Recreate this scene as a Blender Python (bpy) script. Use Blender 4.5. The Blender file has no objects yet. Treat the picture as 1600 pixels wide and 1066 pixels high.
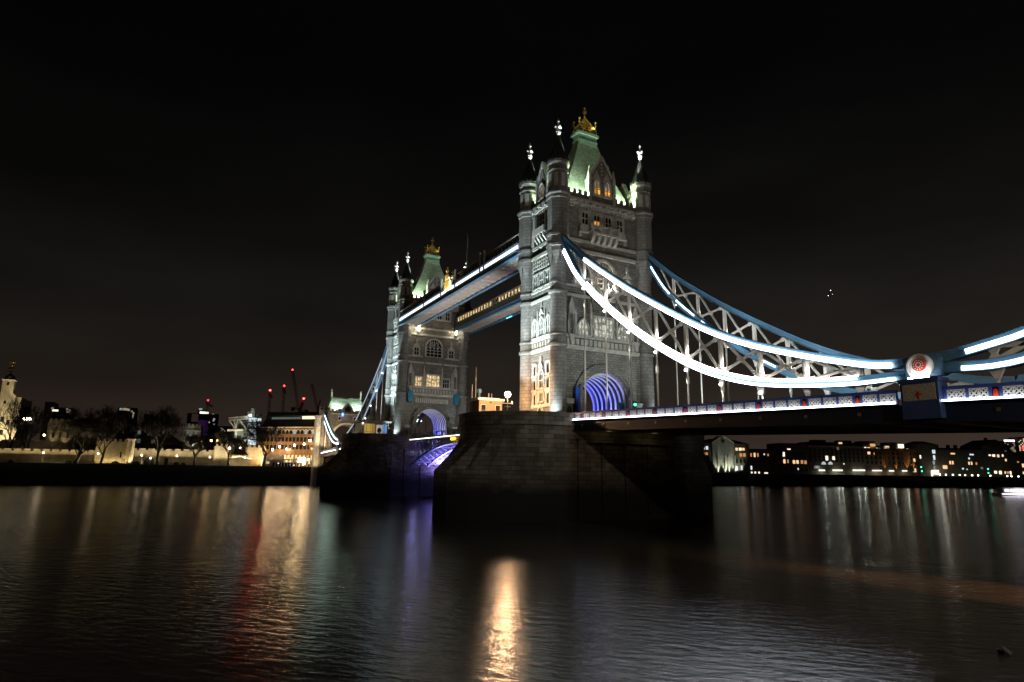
import bpy, math, random
from mathutils import Vector, Matrix
random.seed(7)
S = bpy.context.scene
COL = S.collection
# ------------------------------------------------------------------ camera
CAM = (92.73, -64.36, 4.99); YAW = math.radians(152.09); PIT = math.radians(11.43); ROL = math.radians(0.90); FPX = 987.1
_d = Vector((math.cos(PIT)*math.cos(YAW), math.cos(PIT)*math.sin(YAW), math.sin(PIT)))
_r = _d.cross(Vector((0, 0, 1))).normalized(); _u = _r.cross(_d)
_r, _u = (math.cos(ROL)*_r + math.sin(ROL)*_u), (-math.sin(ROL)*_r + math.cos(ROL)*_u)
cam_data = bpy.data.cameras.new('camera'); cam = bpy.data.objects.new('camera', cam_data); COL.objects.link(cam)
m = Matrix(((_r.x, _u.x, -_d.x, CAM[0]), (_r.y, _u.y, -_d.y, CAM[1]), (_r.z, _u.z, -_d.z, CAM[2]), (0, 0, 0, 1)))
cam.matrix_world = m
cam_data.sensor_width = 36; cam_data.lens = FPX/1600*36; cam_data.clip_start = 0.5; cam_data.clip_end = 12000
S.camera = cam
# ------------------------------------------------------------------ world: night sky over a lit city
W = bpy.data.worlds.new('World'); S.world = W; W.use_nodes = True
nt = W.node_tree; nt.nodes.clear()
def N(nt, t, **k):
    n = nt.nodes.new(t)
    for a, b in k.items(): setattr(n, a, b)
    return n
wo = N(nt, 'ShaderNodeOutputWorld'); bg = N(nt, 'ShaderNodeBackground'); tc = N(nt, 'ShaderNodeTexCoord'); sx = N(nt, 'ShaderNodeSeparateXYZ')
rp = N(nt, 'ShaderNodeValToRGB')
nt.links.new(tc.outputs['Generated'], sx.inputs[0]); nt.links.new(sx.outputs['Z'], rp.inputs[0])
cr = rp.color_ramp; cr.interpolation = 'EASE'
stops = [(0.0, (.036, .0225, .0165)), (.05, (.026, .0175, .0135)), (.13, (.0150, .0115, .0090)), (.23, (.0085, .0074, .0064)), (.38, (.0030, .0028, .0026)), (.56, (.0011, .0011, .0011)), (1.0, (.0007, .0007, .0007))]
cr.elements[0].position = 0; cr.elements[1].position = 1
for p_, c_ in stops[1:-1]:
    e = cr.elements.new(p_); e.color = (*c_, 1)
cr.elements[0].color = (*stops[0][1], 1); cr.elements[-1].color = (*stops[-1][1], 1)
nz = N(nt, 'ShaderNodeTexNoise'); nz.inputs['Scale'].default_value = 3.2; nz.inputs['Detail'].default_value = 5
mp = N(nt, 'ShaderNodeMapping'); mp.inputs['Scale'].default_value = (1, 1, 3.2)
nt.links.new(tc.outputs['Generated'], mp.inputs[0]); nt.links.new(mp.outputs[0], nz.inputs['Vector'])
mr = N(nt, 'ShaderNodeMapRange'); mr.inputs[1].default_value = .3; mr.inputs[2].default_value = .7; mr.inputs[3].default_value = .76; mr.inputs[4].default_value = 1.2
nt.links.new(nz.outputs['Fac'], mr.inputs[0])
mx = N(nt, 'ShaderNodeMix', data_type='RGBA', blend_type='MULTIPLY'); mx.inputs[0].default_value = 1
nt.links.new(rp.outputs[0], mx.inputs[6]); nt.links.new(mr.outputs[0], mx.inputs[7])
ea = N(nt, 'ShaderNodeMapRange'); ea.inputs[1].default_value = -.2; ea.inputs[2].default_value = .95; ea.inputs[3].default_value = .85; ea.inputs[4].default_value = 1.5
nt.links.new(sx.outputs['Y'], ea.inputs[0])
m2 = N(nt, 'ShaderNodeMix', data_type='RGBA', blend_type='MULTIPLY'); m2.inputs[0].default_value = 1
nt.links.new(mx.outputs[2], m2.inputs[6]); nt.links.new(ea.outputs[0], m2.inputs[7]); nt.links.new(m2.outputs[2], bg.inputs[0]); bg.inputs[1].default_value = 1.0
nt.links.new(bg.outputs[0], wo.inputs[0])
S.view_settings.view_transform = 'Standard'; S.view_settings.look = 'None'; S.view_settings.exposure = 0; S.view_settings.gamma = 1
cy = S.cycles
cy.use_denoising = True; cy.max_bounces = 4; cy.diffuse_bounces = 2; cy.glossy_bounces = 3; cy.transmission_bounces = 2; cy.sample_clamp_indirect = 3; cy.caustics_reflective = False; cy.caustics_refractive = False
cy.use_light_tree = True
# ------------------------------------------------------------------ picture ray -> point on an upright plane (used to survey positions)
def at(px, py, P0, P1):
    d = _d + _r*((px-800)/FPX) + _u*((533-py)/FPX)
    n = Vector((P1[1]-P0[1], -(P1[0]-P0[0]), 0)); c = Vector(CAM)
    t = (Vector((P0[0], P0[1], 0))-c).dot(n)/d.dot(n)
    return c + d*t
def atx(px, py, X): return at(px, py, (X, 0), (X, 1))
# ------------------------------------------------------------------ lights
def lamp(name, kind, loc, power, col=(1, 1, 1), target=None, size=.25, spot=60, blend=.6, sy=None, parent=None):
    L = bpy.data.lights.new(name, kind); L.energy = power; L.color = col
    if kind == 'SPOT': L.spot_size = math.radians(spot); L.spot_blend = blend; L.shadow_soft_size = size
    elif kind == 'POINT': L.shadow_soft_size = size
    else:
        L.shape = 'RECTANGLE'; L.size = size; L.size_y = sy or size
    o = bpy.data.objects.new(name, L); COL.objects.link(o); o.location = loc
    if target: o.rotation_euler = (Vector(target)-Vector(loc)).to_track_quat('-Z', 'Y').to_euler()
    return o
# ------------------------------------------------------------------ materials
MATS = {}
def principled(name):
    m = bpy.data.materials.new(name); m.use_nodes = True
    return m, m.node_tree, m.node_tree.nodes['Principled BSDF']
def posvec(nt):
    g = N(nt, 'ShaderNodeNewGeometry'); return g.outputs['Position']
def flat(name, col, rough=.6, metal=0, var=.18, scale=.9):
    m, nt, b = principled(name)
    nz = N(nt, 'ShaderNodeTexNoise'); nz.inputs['Scale'].default_value = scale; nz.inputs['Detail'].default_value = 6
    nt.links.new(posvec(nt), nz.inputs['Vector'])
    r = N(nt, 'ShaderNodeMapRange'); r.inputs[1].default_value = .3; r.inputs[2].default_value = .7; r.inputs[3].default_value = 1-var; r.inputs[4].default_value = 1+var
    nt.links.new(nz.outputs['Fac'], r.inputs[0])
    x = N(nt, 'ShaderNodeMix', data_type='RGBA', blend_type='MULTIPLY'); x.inputs[0].default_value = 1; x.inputs[6].default_value = (*col, 1)
    nt.links.new(r.outputs[0], x.inputs[7]); nt.links.new(x.outputs[2], b.inputs['Base Color'])
    b.inputs['Roughness'].default_value = rough; b.inputs['Metallic'].default_value = metal
    MATS[name] = m; return m
def masonry(name, c1, c2, mortar, bw, bh, rough=.85, bump=.5, stain=.35, dark_below=None, msize=.02):
    m, nt, b = principled(name)
    s = N(nt, 'ShaderNodeSeparateXYZ'); nt.links.new(posvec(nt), s.inputs[0])
    a = N(nt, 'ShaderNodeMath', operation='ADD'); nt.links.new(s.outputs[0], a.inputs[0]); nt.links.new(s.outputs[1], a.inputs[1])
    c = N(nt, 'ShaderNodeCombineXYZ'); nt.links.new(a.outputs[0], c.inputs[0]); nt.links.new(s.outputs[2], c.inputs[1])
    k = N(nt, 'ShaderNodeTexBrick'); nt.links.new(c.outputs[0], k.inputs['Vector'])
    k.inputs['Color1'].default_value = (*c1, 1); k.inputs['Color2'].default_value = (*c2, 1); k.inputs['Mortar'].default_value = (*mortar, 1)
    k.inputs['Scale'].default_value = 1; k.inputs['Brick Width'].default_value = bw; k.inputs['Row Height'].default_value = bh; k.inputs['Mortar Size'].default_value = msize; k.inputs['Bias'].default_value = 0
    nz = N(nt, 'ShaderNodeTexNoise'); nz.inputs['Scale'].default_value = .45; nz.inputs['Detail'].default_value = 8; nz.inputs['Roughness'].default_value = .65
    mpn = N(nt, 'ShaderNodeMapping'); mpn.inputs['Scale'].default_value = (1, 1, .35)
    nt.links.new(posvec(nt), mpn.inputs[0]); nt.links.new(mpn.outputs[0], nz.inputs['Vector'])
    r = N(nt, 'ShaderNodeMapRange'); r.inputs[1].default_value = .3; r.inputs[2].default_value = .7; r.inputs[3].default_value = 1-stain; r.inputs[4].default_value = 1+stain*.5
    nt.links.new(nz.outputs['Fac'], r.inputs[0])
    x = N(nt, 'ShaderNodeMix', data_type='RGBA', blend_type='MULTIPLY'); x.inputs[0].default_value = 1
    nt.links.new(k.outputs['Color'], x.inputs[6]); nt.links.new(r.outputs[0], x.inputs[7])
    out = x.outputs[2]
    if dark_below is not None:      # tide mark: weed and wet stone below the high-water line
        t = N(nt, 'ShaderNodeMapRange'); t.inputs[1].default_value = dark_below-1.6; t.inputs[2].default_value = dark_below+1.7
        ad = N(nt, 'ShaderNodeMath', operation='MULTIPLY_ADD'); nt.links.new(nz.outputs['Fac'], ad.inputs[0]); ad.inputs[1].default_value = -4.0
        nt.links.new(s.outputs[2], ad.inputs[2]); 
        ad2 = N(nt, 'ShaderNodeMath', operation='ADD'); nt.links.new(ad.outputs[0], ad2.inputs[0]); ad2.inputs[1].default_value = 2.0
        nt.links.new(ad2.outputs[0], t.inputs[0])
        y = N(nt, 'ShaderNodeMix', data_type='RGBA'); y.inputs[6].default_value = (.012, .013, .009, 1)
        nt.links.new(t.outputs[0], y.inputs[0]); nt.links.new(out, y.inputs[7]); out = y.outputs[2]
    nt.links.new(out, b.inputs['Base Color']); b.inputs['Roughness'].default_value = rough
    bp = N(nt, 'ShaderNodeBump'); bp.inputs['Strength'].default_value = bump; bp.inputs['Distance'].default_value = .06
    hx = N(nt, 'ShaderNodeMath', operation='MULTIPLY_ADD'); nt.links.new(k.outputs['Fac'], hx.inputs[0]); hx.inputs[1].default_value = -1
    n2 = N(nt, 'ShaderNodeTexNoise'); n2.inputs['Scale'].default_value = 4; n2.inputs['Detail'].default_value = 5; nt.links.new(posvec(nt), n2.inputs['Vector'])
    nt.links.new(n2.outputs['Fac'], hx.inputs[2]); nt.links.new(hx.outputs[0], bp.inputs['Height']); nt.links.new(bp.outputs[0], b.inputs['Normal'])
    MATS[name] = m; return m
_em = {}
def glow(col, strength):
    key = (tuple(col), strength)
    if key in _em: return _em[key]
    m = bpy.data.materials.new('glow'); m.use_nodes = True; nt = m.node_tree; nt.nodes.clear()
    o = N(nt, 'ShaderNodeOutputMaterial'); e = N(nt, 'ShaderNodeEmission'); e.inputs[0].default_value = (*col, 1); e.inputs[1].default_value = strength
    nt.links.new(e.outputs[0], o.inputs[0]); _em[key] = m; return m
def litroom(name, col, strength, scale=1.2):        # a lit interior behind a pane: uneven, part furnished
    m = bpy.data.materials.new(name); m.use_nodes = True; nt = m.node_tree; nt.nodes.clear()
    o = N(nt, 'ShaderNodeOutputMaterial'); e = N(nt, 'ShaderNodeEmission'); v = N(nt, 'ShaderNodeTexNoise'); v.inputs['Scale'].default_value = scale; v.inputs['Detail'].default_value = 2
    nt.links.new(posvec(nt), v.inputs['Vector'])
    r = N(nt, 'ShaderNodeMapRange'); r.inputs[1].default_value = .38; r.inputs[2].default_value = .62; r.inputs[3].default_value = .35*strength; r.inputs[4].default_value = 1.35*strength
    nt.links.new(v.outputs['Fac'], r.inputs[0]); nt.links.new(r.outputs[0], e.inputs[1]); e.inputs[0].default_value = (*col, 1)
    nt.links.new(e.outputs[0], o.inputs[0]); return m
STONE = masonry('ashlar_stone', (.355, .335, .295), (.235, .22, .19), (.10, .095, .085), .95, .42, bump=.8, stain=.38, msize=.03)
TRIM = flat('portland_stone', (.60, .57, .51), .8, 0, .2)
TURR = masonry('turret_stone', (.36, .34, .31), (.27, .255, .235), (.13, .125, .115), 1.3, .62, bump=.4, stain=.4, msize=.03)
PIER = masonry('pier_granite', (.29, .25, .20), (.13, .115, .095), (.035, .03, .028), 1.9, .68, bump=.8, stain=.5, dark_below=3.1, msize=.03)
SLATE = flat('roof_slate', (.10, .16, .125), .75, 0, .25, 3)
COPPER = flat('pale_roof', (.23, .275, .23), .7, 0, .4, 2.2)
DSLATE = flat('dark_slate', (.06, .06, .055), .7)
GOLD = flat('gilding', (.62, .47, .13), .32, .85)
WHITEP = flat('white_paint', (.78, .76, .72), .45, 0, .06)
CREAMP = flat('cream_paint', (.60, .57, .50), .5, 0, .1)
BLUE = flat('bridge_blue', (.085, .20, .31), .4, 0, .12)
DBLUE = flat('navy_paint', (.035, .07, .19), .45, 0, .1)
RED = flat('red_paint', (.62, .045, .02), .45, 0, .08)
ASPH = flat('asphalt', (.05, .05, .05), .85)
DARK = flat('dark_iron', (.03, .03, .03), .6)
STEEL = flat('steelwork', (.30, .28, .24), .6)
GLASS = flat('dark_glass', (.015, .017, .02), .12, 0, .05)
BRICK = masonry('brown_brick', (.26, .15, .08), (.20, .11, .06), (.15, .12, .09), .5, .16, bump=.2)
DBRICK = masonry('dark_brick', (.24, .20, .15), (.18, .15, .11), (.13, .11, .09), .5, .16, bump=.2)
GREYB = flat('grey_render', (.42, .42, .40), .8)
RAG = masonry('ragstone', (.42, .36, .26), (.34, .29, .20), (.2, .17, .12), .9, .4, bump=.7, stain=.4)
BARK = flat('bark', (.022, .017, .012), .9, 0, .25, 3)
TIMBER = flat('dark_timber', (.05, .035, .025), .8)
PALE = flat('pale_canvas', (.45, .40, .38), .7)
QUAY = masonry('quay_stone', (.10, .09, .075), (.07, .065, .055), (.04, .04, .035), 1.6, .6, bump=.5, dark_below=2.5)
# ------------------------------------------------------------------ mesh builder
class MB:
    def __init__(s): s.v = []; s.f = []
    def add(s, vs, fs):
        b = len(s.v); s.v += [tuple(p) for p in vs]; s.f += [tuple(b+i for i in f) for f in fs]; return s
    def hexa(s, p): return s.add(p, [(0, 3, 2, 1), (4, 5, 6, 7), (0, 1, 5, 4), (1, 2, 6, 5), (2, 3, 7, 6), (3, 0, 4, 7)])
    def box(s, x0, x1, y0, y1, z0, z1):
        return s.hexa([(x0, y0, z0), (x1, y0, z0), (x1, y1, z0), (x0, y1, z0), (x0, y0, z1), (x1, y0, z1), (x1, y1, z1), (x0, y1, z1)])
    def beam(s, p, q, w, h, up=(0, 0, 1)):
        p = Vector(p); q = Vector(q); d = (q-p).normalized(); u = Vector(up)
        if abs(d.dot(u)) > .99: u = Vector((1, 0, 0))
        sd = d.cross(u).normalized()*(w/2); u2 = sd.cross(d).normalized()*(h/2)
        return s.hexa([p-sd-u2, p+sd-u2, q+sd-u2, q-sd-u2, p-sd+u2, p+sd+u2, q+sd+u2, q-sd+u2])
    def tube(s, p, q, r0, r1=None, n=8, caps=True):
        r1 = r0 if r1 is None else r1; p = Vector(p); q = Vector(q); d = (q-p)
        if d.length < 1e-6: return s
        d.normalize(); a = d.orthogonal().normalized(); b = d.cross(a); vs = []
        for c, r in ((p, r0), (q, r1)):
            for i in range(n):
                t = 2*math.pi*i/n; vs.append(c+a*(r*math.cos(t))+b*(r*math.sin(t)))
        fs = [(i, (i+1) % n, n+(i+1) % n, n+i) for i in range(n)]
        if caps: fs += [tuple(range(n-1, -1, -1)), tuple(range(n, 2*n))]
        return s.add(vs, fs)
    def lathe(s, cx, cy, prof, n=8, ph=None):
        ph = math.pi/n if ph is None else ph; vs = []
        for r, z in prof:
            for i in range(n):
                t = 2*math.pi*i/n+ph; vs.append((cx+r*math.cos(t), cy+r*math.sin(t), z))
        fs = []
        for k in range(len(prof)-1):
            for i in range(n):
                j = (i+1) % n; fs.append((k*n+i, k*n+j, (k+1)*n+j, (k+1)*n+i))
        fs += [tuple(range(n-1, -1, -1)), tuple(range((len(prof)-1)*n, len(prof)*n))]
        return s.add(vs, fs)
    def prism(s, pts, ext):
        e = Vector(ext); n = len(pts); vs = [Vector(p) for p in pts]; vs += [p+e for p in vs]
        fs = [tuple(range(n-1, -1, -1)), tuple(range(n, 2*n))]+[(i, (i+1) % n, n+(i+1) % n, n+i) for i in range(n)]
        return s.add(vs, fs)
    def ball(s, c, r, n=10, sz=1):
        prof = [(r*math.sin(math.pi*k/6)+1e-4, c[2]-r*sz*math.cos(math.pi*k/6)) for k in range(7)]
        return s.lathe(c[0], c[1], prof, n)
    def mesh(s, name, mat, off=(0, 0, 0)):
        me = bpy.data.meshes.new(name); ox, oy, oz = off
        me.from_pydata([(a-ox, b-oy, c-oz) for a, b, c in s.v], [], s.f)
        me.materials.append(mat); me.validate(); me.update(); return me
    def build(s, name, mat, parent=None, label=None, off=None):
        r = parent
        while r is not None and r.parent is not None: r = r.parent
        off = off or (tuple(r.location) if r is not None else (0, 0, 0))
        o = bpy.data.objects.new(name, s.mesh(name, mat, off)); COL.objects.link(o)
        if parent is not None: o.parent = parent
        else: o.location = off
        if label: o['label'] = label
        return o
def recalc(o):
    import bmesh
    b = bmesh.new(); b.from_mesh(o.data); bmesh.ops.recalc_face_normals(b, faces=b.faces); b.to_mesh(o.data); b.free(); return o
def thing(name, label, cat, loc, group=None):
    o = bpy.data.objects.new(name, None); COL.objects.link(o); o.location = loc; o.empty_display_size = .5
    return tag(o, label, cat, group)
def tag(o, label=None, cat=None, group=None, kind=None):
    if label: o['label'] = label
    if cat: o['category'] = cat
    if group: o['group'] = group
    if kind: o['kind'] = kind
    return o
def inst(name, me, parent, loc, rot=(0, 0, 0), label=None):
    o = bpy.data.objects.new(name, me); COL.objects.link(o); o.parent = parent
    o.location = Vector(loc)-Vector(parent.location if parent else (0, 0, 0)); o.rotation_euler = rot
    if label: o['label'] = label
    return o
def copy_tree(o, parent=None):
    c = o.copy(); COL.objects.link(c); c.parent = parent
    for ch in list(o.children): copy_tree(ch, c)
    return c
SPAN = 82.16
def mir(x): return -SPAN-x          # the north half of the bridge mirrors the south half
# ================================================================== SETTING
WATER_Z = -2.6
def make_water():
    m = bpy.data.materials.new('river_water'); m.use_nodes = True; nt = m.node_tree; nt.nodes.clear()
    P = posvec(nt); out = N(nt, 'ShaderNodeOutputMaterial')
    def noise(sc, det, stretch, rot, ro=.6):
        m0 = N(nt, 'ShaderNodeMapping'); m0.inputs['Rotation'].default_value = (0, 0, math.radians(rot)); mp = N(nt, 'ShaderNodeMapping'); mp.inputs['Scale'].default_value = stretch
        nz = N(nt, 'ShaderNodeTexNoise'); nz.inputs['Scale'].default_value = sc; nz.inputs['Detail'].default_value = det; nz.inputs['Roughness'].default_value = ro
        nt.links.new(P, m0.inputs[0]); nt.links.new(m0.outputs[0], mp.inputs[0]); nt.links.new(mp.outputs[0], nz.inputs['Vector']); return nz.outputs['Fac']
    def rng(src, a, b, c, d):
        q = N(nt, 'ShaderNodeMapRange'); q.inputs[1].default_value = a; q.inputs[2].default_value = b; q.inputs[3].default_value = c; q.inputs[4].default_value = d
        nt.links.new(src, q.inputs[0]); return q.outputs[0]
    fine = noise(1.2, 3.3, (1.5, .55, 1), -135, .62); swell = noise(.16, 2, (1.8, .5, 1), -150); patch = noise(.03, 4, (2.6, .55, 1), -150)
    mm = N(nt, 'ShaderNodeMath', operation='MULTIPLY_ADD'); nt.links.new(swell, mm.inputs[0]); mm.inputs[1].default_value = .5; nt.links.new(fine, mm.inputs[2])
    bp = N(nt, 'ShaderNodeBump'); bp.inputs['Distance'].default_value = .30
    nt.links.new(rng(patch, .25, .75, .10, .30), bp.inputs['Strength']); nt.links.new(mm.outputs[0], bp.inputs['Height'])
    g = N(nt, 'ShaderNodeBsdfGlossy', distribution='BECKMANN'); g.inputs['Color'].default_value = (.92, .95, 1, 1)
    nt.links.new(rng(patch, .25, .75, .15, .195), g.inputs['Roughness']); nt.links.new(bp.outputs[0], g.inputs['Normal'])
    g2 = N(nt, 'ShaderNodeBsdfGlossy', distribution='BECKMANN'); g2.inputs['Color'].default_value = (.92, .95, 1, 1); g2.inputs['Roughness'].default_value = .25; nt.links.new(bp.outputs[0], g2.inputs['Normal'])
    gm = N(nt, 'ShaderNodeMixShader'); gm.inputs[0].default_value = .5; nt.links.new(g.outputs[0], gm.inputs[1]); nt.links.new(g2.outputs[0], gm.inputs[2])
    d = N(nt, 'ShaderNodeBsdfDiffuse'); d.inputs['Color'].default_value = (.030, .024, .016, 1)
    f = N(nt, 'ShaderNodeFresnel'); f.inputs['IOR'].default_value = 1.33; nt.links.new(bp.outputs[0], f.inputs['Normal'])
    x = N(nt, 'ShaderNodeMixShader'); nt.links.new(f.outputs[0], x.inputs[0]); nt.links.new(d.outputs[0], x.inputs[1]); nt.links.new(gm.outputs[0], x.inputs[2]); nt.links.new(x.outputs[0], out.inputs[0])
    o = MB().add([(-196, -700, WATER_Z), (-196, 230, WATER_Z), (-205, 271, WATER_Z), (-140, 430, WATER_Z), (-20, 700, WATER_Z), (400, 900, WATER_Z), (400, -700, WATER_Z)], [tuple(range(6, -1, -1))]).build('river', m)
    tag(o, 'dark tidal river under the bridge', None, None, 'structure')
make_water()
LAND = flat('dark_ground', (.05, .05, .035), .95)
EDGE = [(-188, -600), (-188, 232), (-192, 271), (-132, 417), (-10, 700), (300, 1100)]
GZ = 4.3
far = [(-3000, 3500), (-4500, -600)]
o = MB().add([(x, y, GZ) for x, y in EDGE]+[(x, y, GZ) for x, y in far], [tuple(range(len(EDGE)+len(far)))]).build('ground', LAND)
tag(o, 'flat dark ground of the far bank', None, None, 'structure')
mb = MB()
for (a, b_) in zip(EDGE[:-1], EDGE[1:]):
    a = Vector((*a, 0)); b_ = Vector((*b_, 0)); n = (b_-a).cross(Vector((0, 0, 1))).normalized()
    q = [a+n*.6, b_+n*.6, b_-n*.4, a-n*.4]
    mb.hexa([(p.x, p.y, -6) for p in q]+[(p.x, p.y, GZ+.15) for p in q])
o = recalc(mb.build('river_wall', QUAY)); tag(o, 'long dark stone embankment wall along the far bank', 'wall')
# foreshore rock
def rock(x, y, s):
    random.seed(3); mb = MB().ball((x, y, WATER_Z+.05), s, 9, .8)
    mb.v = [(a+random.uniform(-.07, .07), b+random.uniform(-.07, .07), c+random.uniform(-.05, .05)) for a, b, c in mb.v]
    o = mb.build('rock', flat('wet_rock', (.012, .012, .011), .5), None, off=(x, y, WATER_Z)); tag(o, 'small dark rock breaking the water surface at lower right', 'rock')
rock(76.65, -31.3, .27)
# ================================================================== PIERS
def pier(cx, label):
    t = thing('river_pier', label, 'pier', (cx, 0, WATER_Z))
    def ring(kind, z, gx=0.):
        P = []; n = 16
        for s in (-1, 1):
            for i in range(n+1):
                a = math.pi*i/n
                sx_ = -math.cos(a)*(-s); cc = math.sin(a)
                x = 10.65*sx_
                if kind == 'U': y = 12.75+10.65*cc
                else: y = 12.75+15.7*(1-abs(sx_)**1.5)
                P.append((cx+x*(1+gx), s*(y*(1+gx*.5)), z))
        return P
    lv = [('L', -7, 0), ('L', 4.5, 0), ('U', 9.6, 0), ('U', 11.55, 0)]
    vs = []; n = 34
    for k, z, g in lv: vs += ring(k, z, g)
    fs = []
    for k in range(len(lv)-1):
        for i in range(n): j = (i+1) % n; fs.append((k*n+i, k*n+j, (k+1)*n+j, (k+1)*n+i))
    fs.append(tuple(range((len(lv)-1)*n, len(lv)*n)))
    recalc(MB().add(vs, fs).build('pier_body', PIER, t))
    # string band and parapet wall on top
    def band(z0, z1, g0, inner):
        o_ = [(cx+(x-cx)*(1+g0), y*(1+g0*.45), z0) for x, y, _ in ring('U', z0)]
        i_ = [(cx+(x-cx)*(1-inner), y*(1-inner*.45), z0) for x, y, _ in ring('U', z0)]
        V = o_+[(x, y, z1) for x, y, _ in o_]+i_+[(x, y, z1) for x, y, _ in i_]; F = []
        for i in range(n):
            j = (i+1) % n
            F += [(i, j, n+j, n+i), (2*n+j, 2*n+i, 3*n+i, 3*n+j), (n+i, n+j, 3*n+j, 3*n+i), (j, i, 2*n+i, 2*n+j)]
        return MB().add(V, F)
    recalc(band(11.56, 11.95, .03, .08).build('string_course', PIER, t))
    recalc(band(11.96, 13.35, .012, .05).build('parapet', PIER, t))
    recalc(band(13.36, 13.6, .025, .065).build('coping', PIER, t))
    vs = [(x, y, 12.5) for x, y, _ in ring('U', 0, -.05)]
    recalc(MB().add(vs+[(x, y, 11.5) for x, y, _ in vs], [tuple(range(n))]+[(i, (i+1) % n, n+(i+1) % n, n+i) for i in range(n)]).build('terrace', ASPH, t))
    # recessed dark face under the shore span
    mb = MB()
    for y in (-9.0, -4.5, 0, 4.5, 9.0): mb.box(cx+10.66, cx+10.95, y-.25, y+.25, -2, 9.2)
    mb.box(cx+10.66, cx+11.25, -9.4, 9.4, 9.2, 9.75)
    mb.build('fender', PIER, t)
    return t
pier(0, 'near stone river pier with rounded cutwaters under the tall tower'); pier(-SPAN, 'far stone river pier lit blue on its right side')
# ================================================================== TOWERS
class Face:
    def __init__(s, o, ux, nx): s.o = Vector(o); s.ux = Vector(ux); s.n = Vector(nx)
    def p(s, u, z, d): q = s.o+s.ux*u+s.n*d; return (q.x, q.y, z)
    def box(s, mb, u0, u1, z0, z1, d0, d1):
        return mb.hexa([s.p(u0, z0, d0), s.p(u1, z0, d0), s.p(u1, z0, d1), s.p(u0, z0, d1), s.p(u0, z1, d0), s.p(u1, z1, d0), s.p(u1, z1, d1), s.p(u0, z1, d1)])
    def prism(s, mb, pts, d0, d1): return mb.prism([s.p(u, z, d0) for u, z in pts], s.n*(d1-d0))
def arch(u, w, z0, zs, zt, n=8, pointed=True):
    h = w/2; pts = [(u-h, z0), (u+h, z0), (u+h, zs)]
    for i in range(1, 2*n):
        t = i/(2*n)
        if pointed:
            k = 1-2*t
            x = h*math.copysign(1-(1-abs(k))**1.7, k) if False else h*k
            z = zs+(zt-zs)*(1-abs(k)**1.8)
        else:
            x = h*math.cos(math.pi*t); z = zs+(zt-zs)*math.sin(math.pi*t)
        pts.append((u+x, z))
    pts.append((u-h, zs)); return pts
def window(F, par, u, z0, z1, w, pane, lights=2, rows=2, head='flat', surround=.32, hood=True, sill=True):
    zs = z1 if head == 'flat' else z1-(.5*w if head == 'round' else min(.55*w, .9))
    A = arch(u, w, z0, zs, z1, 6, head == 'point') if head != 'flat' else [(u-w/2, z0), (u+w/2, z0), (u+w/2, z1), (u-w/2, z1)]
    f = MB(); s_ = surround
    F.box(f, u-w/2-s_, u-w/2, z0-.05, zs, 0, .26); F.box(f, u+w/2, u+w/2+s_, z0-.05, zs, 0, .26)
    # quoins of the surround
    for k in range(int((zs-z0)/.7)):
        if k % 2 == 0: F.box(f, u-w/2-s_-.22, u-w/2-s_, z0+k*.7, z0+k*.7+.45, 0, .2); F.box(f, u+w/2+s_, u+w/2+s_+.22, z0+k*.7, z0+k*.7+.45, 0, .2)
    if head == 'flat': F.box(f, u-w/2-s_, u+w/2+s_, z1, z1+s_, 0, .3)
    else:
        top = A[2:]
        B = [(u+(a-u)*(1+2*s_/w), zs+(b-zs)*(1+s_/max(.3, (z1-zs)))) for a, b in top]
        for i in range(len(top)-1): F.prism(f, [top[i], top[i+1], B[i+1], B[i]], 0, .3)
    if sill: F.box(f, u-w/2-s_-.1, u+w/2+s_+.1, z0-.32, z0-.06, 0, .42)
    lw = w/lights
    for i in range(1, lights): F.box(f, u-w/2+i*lw-.07, u-w/2+i*lw+.07, z0, z1-(.12*w if head != 'flat' else .0), .05, .2)
    for j in range(1, rows): zz = z0+(zs-z0)*j/rows; F.box(f, u-w/2, u+w/2, zz-.07, zz+.07, .05, .19)
    # little cusped heads of each light
    for i in range(lights):
        c = u-w/2+(i+.5)*lw; zt = zs-.02
        for sg in (-1, 1): F.prism(f, [(c+sg*lw*.5, zt), (c+sg*lw*.5, zt-.45*lw), (c+sg*lw*.1, zt)], .05, .17)
    fo = recalc(f.build('window', TRIM, par))
    if isinstance(pane, tuple):
        zm = z0+(z1-z0)*.46; g = MB(); F.prism(g, [(u-w/2, z0), (u+w/2, z0), (u+w/2, zm), (u-w/2, zm)], .01, .04); recalc(g.build('pane', pane[1], fo))
        g = MB(); F.prism(g, [(a, max(b, zm)) for a, b in A], .008, .038); recalc(g.build('pane', pane[0], fo))
    else:
        g = MB(); F.prism(g, A, .01, .04); recalc(g.build('pane', pane, fo))
    return fo
AMBER = litroom('amber_room', (1, .42, .06), 1.1, 1.1); WARM = litroom('warm_room', (1, .72, .36), .9, 1.6); COOL = litroom('cool_room', (.93, .95, .80), .55, 2.2); SHEEN = flat('glass_sheen_paint', (.40, .45, .46), .5, 0, .3, 1.5); DIMW = litroom('dim_room', (.9, .75, .5), .22, 1.2)  # west panes: reflection on the glass is put into their pale colour
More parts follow.
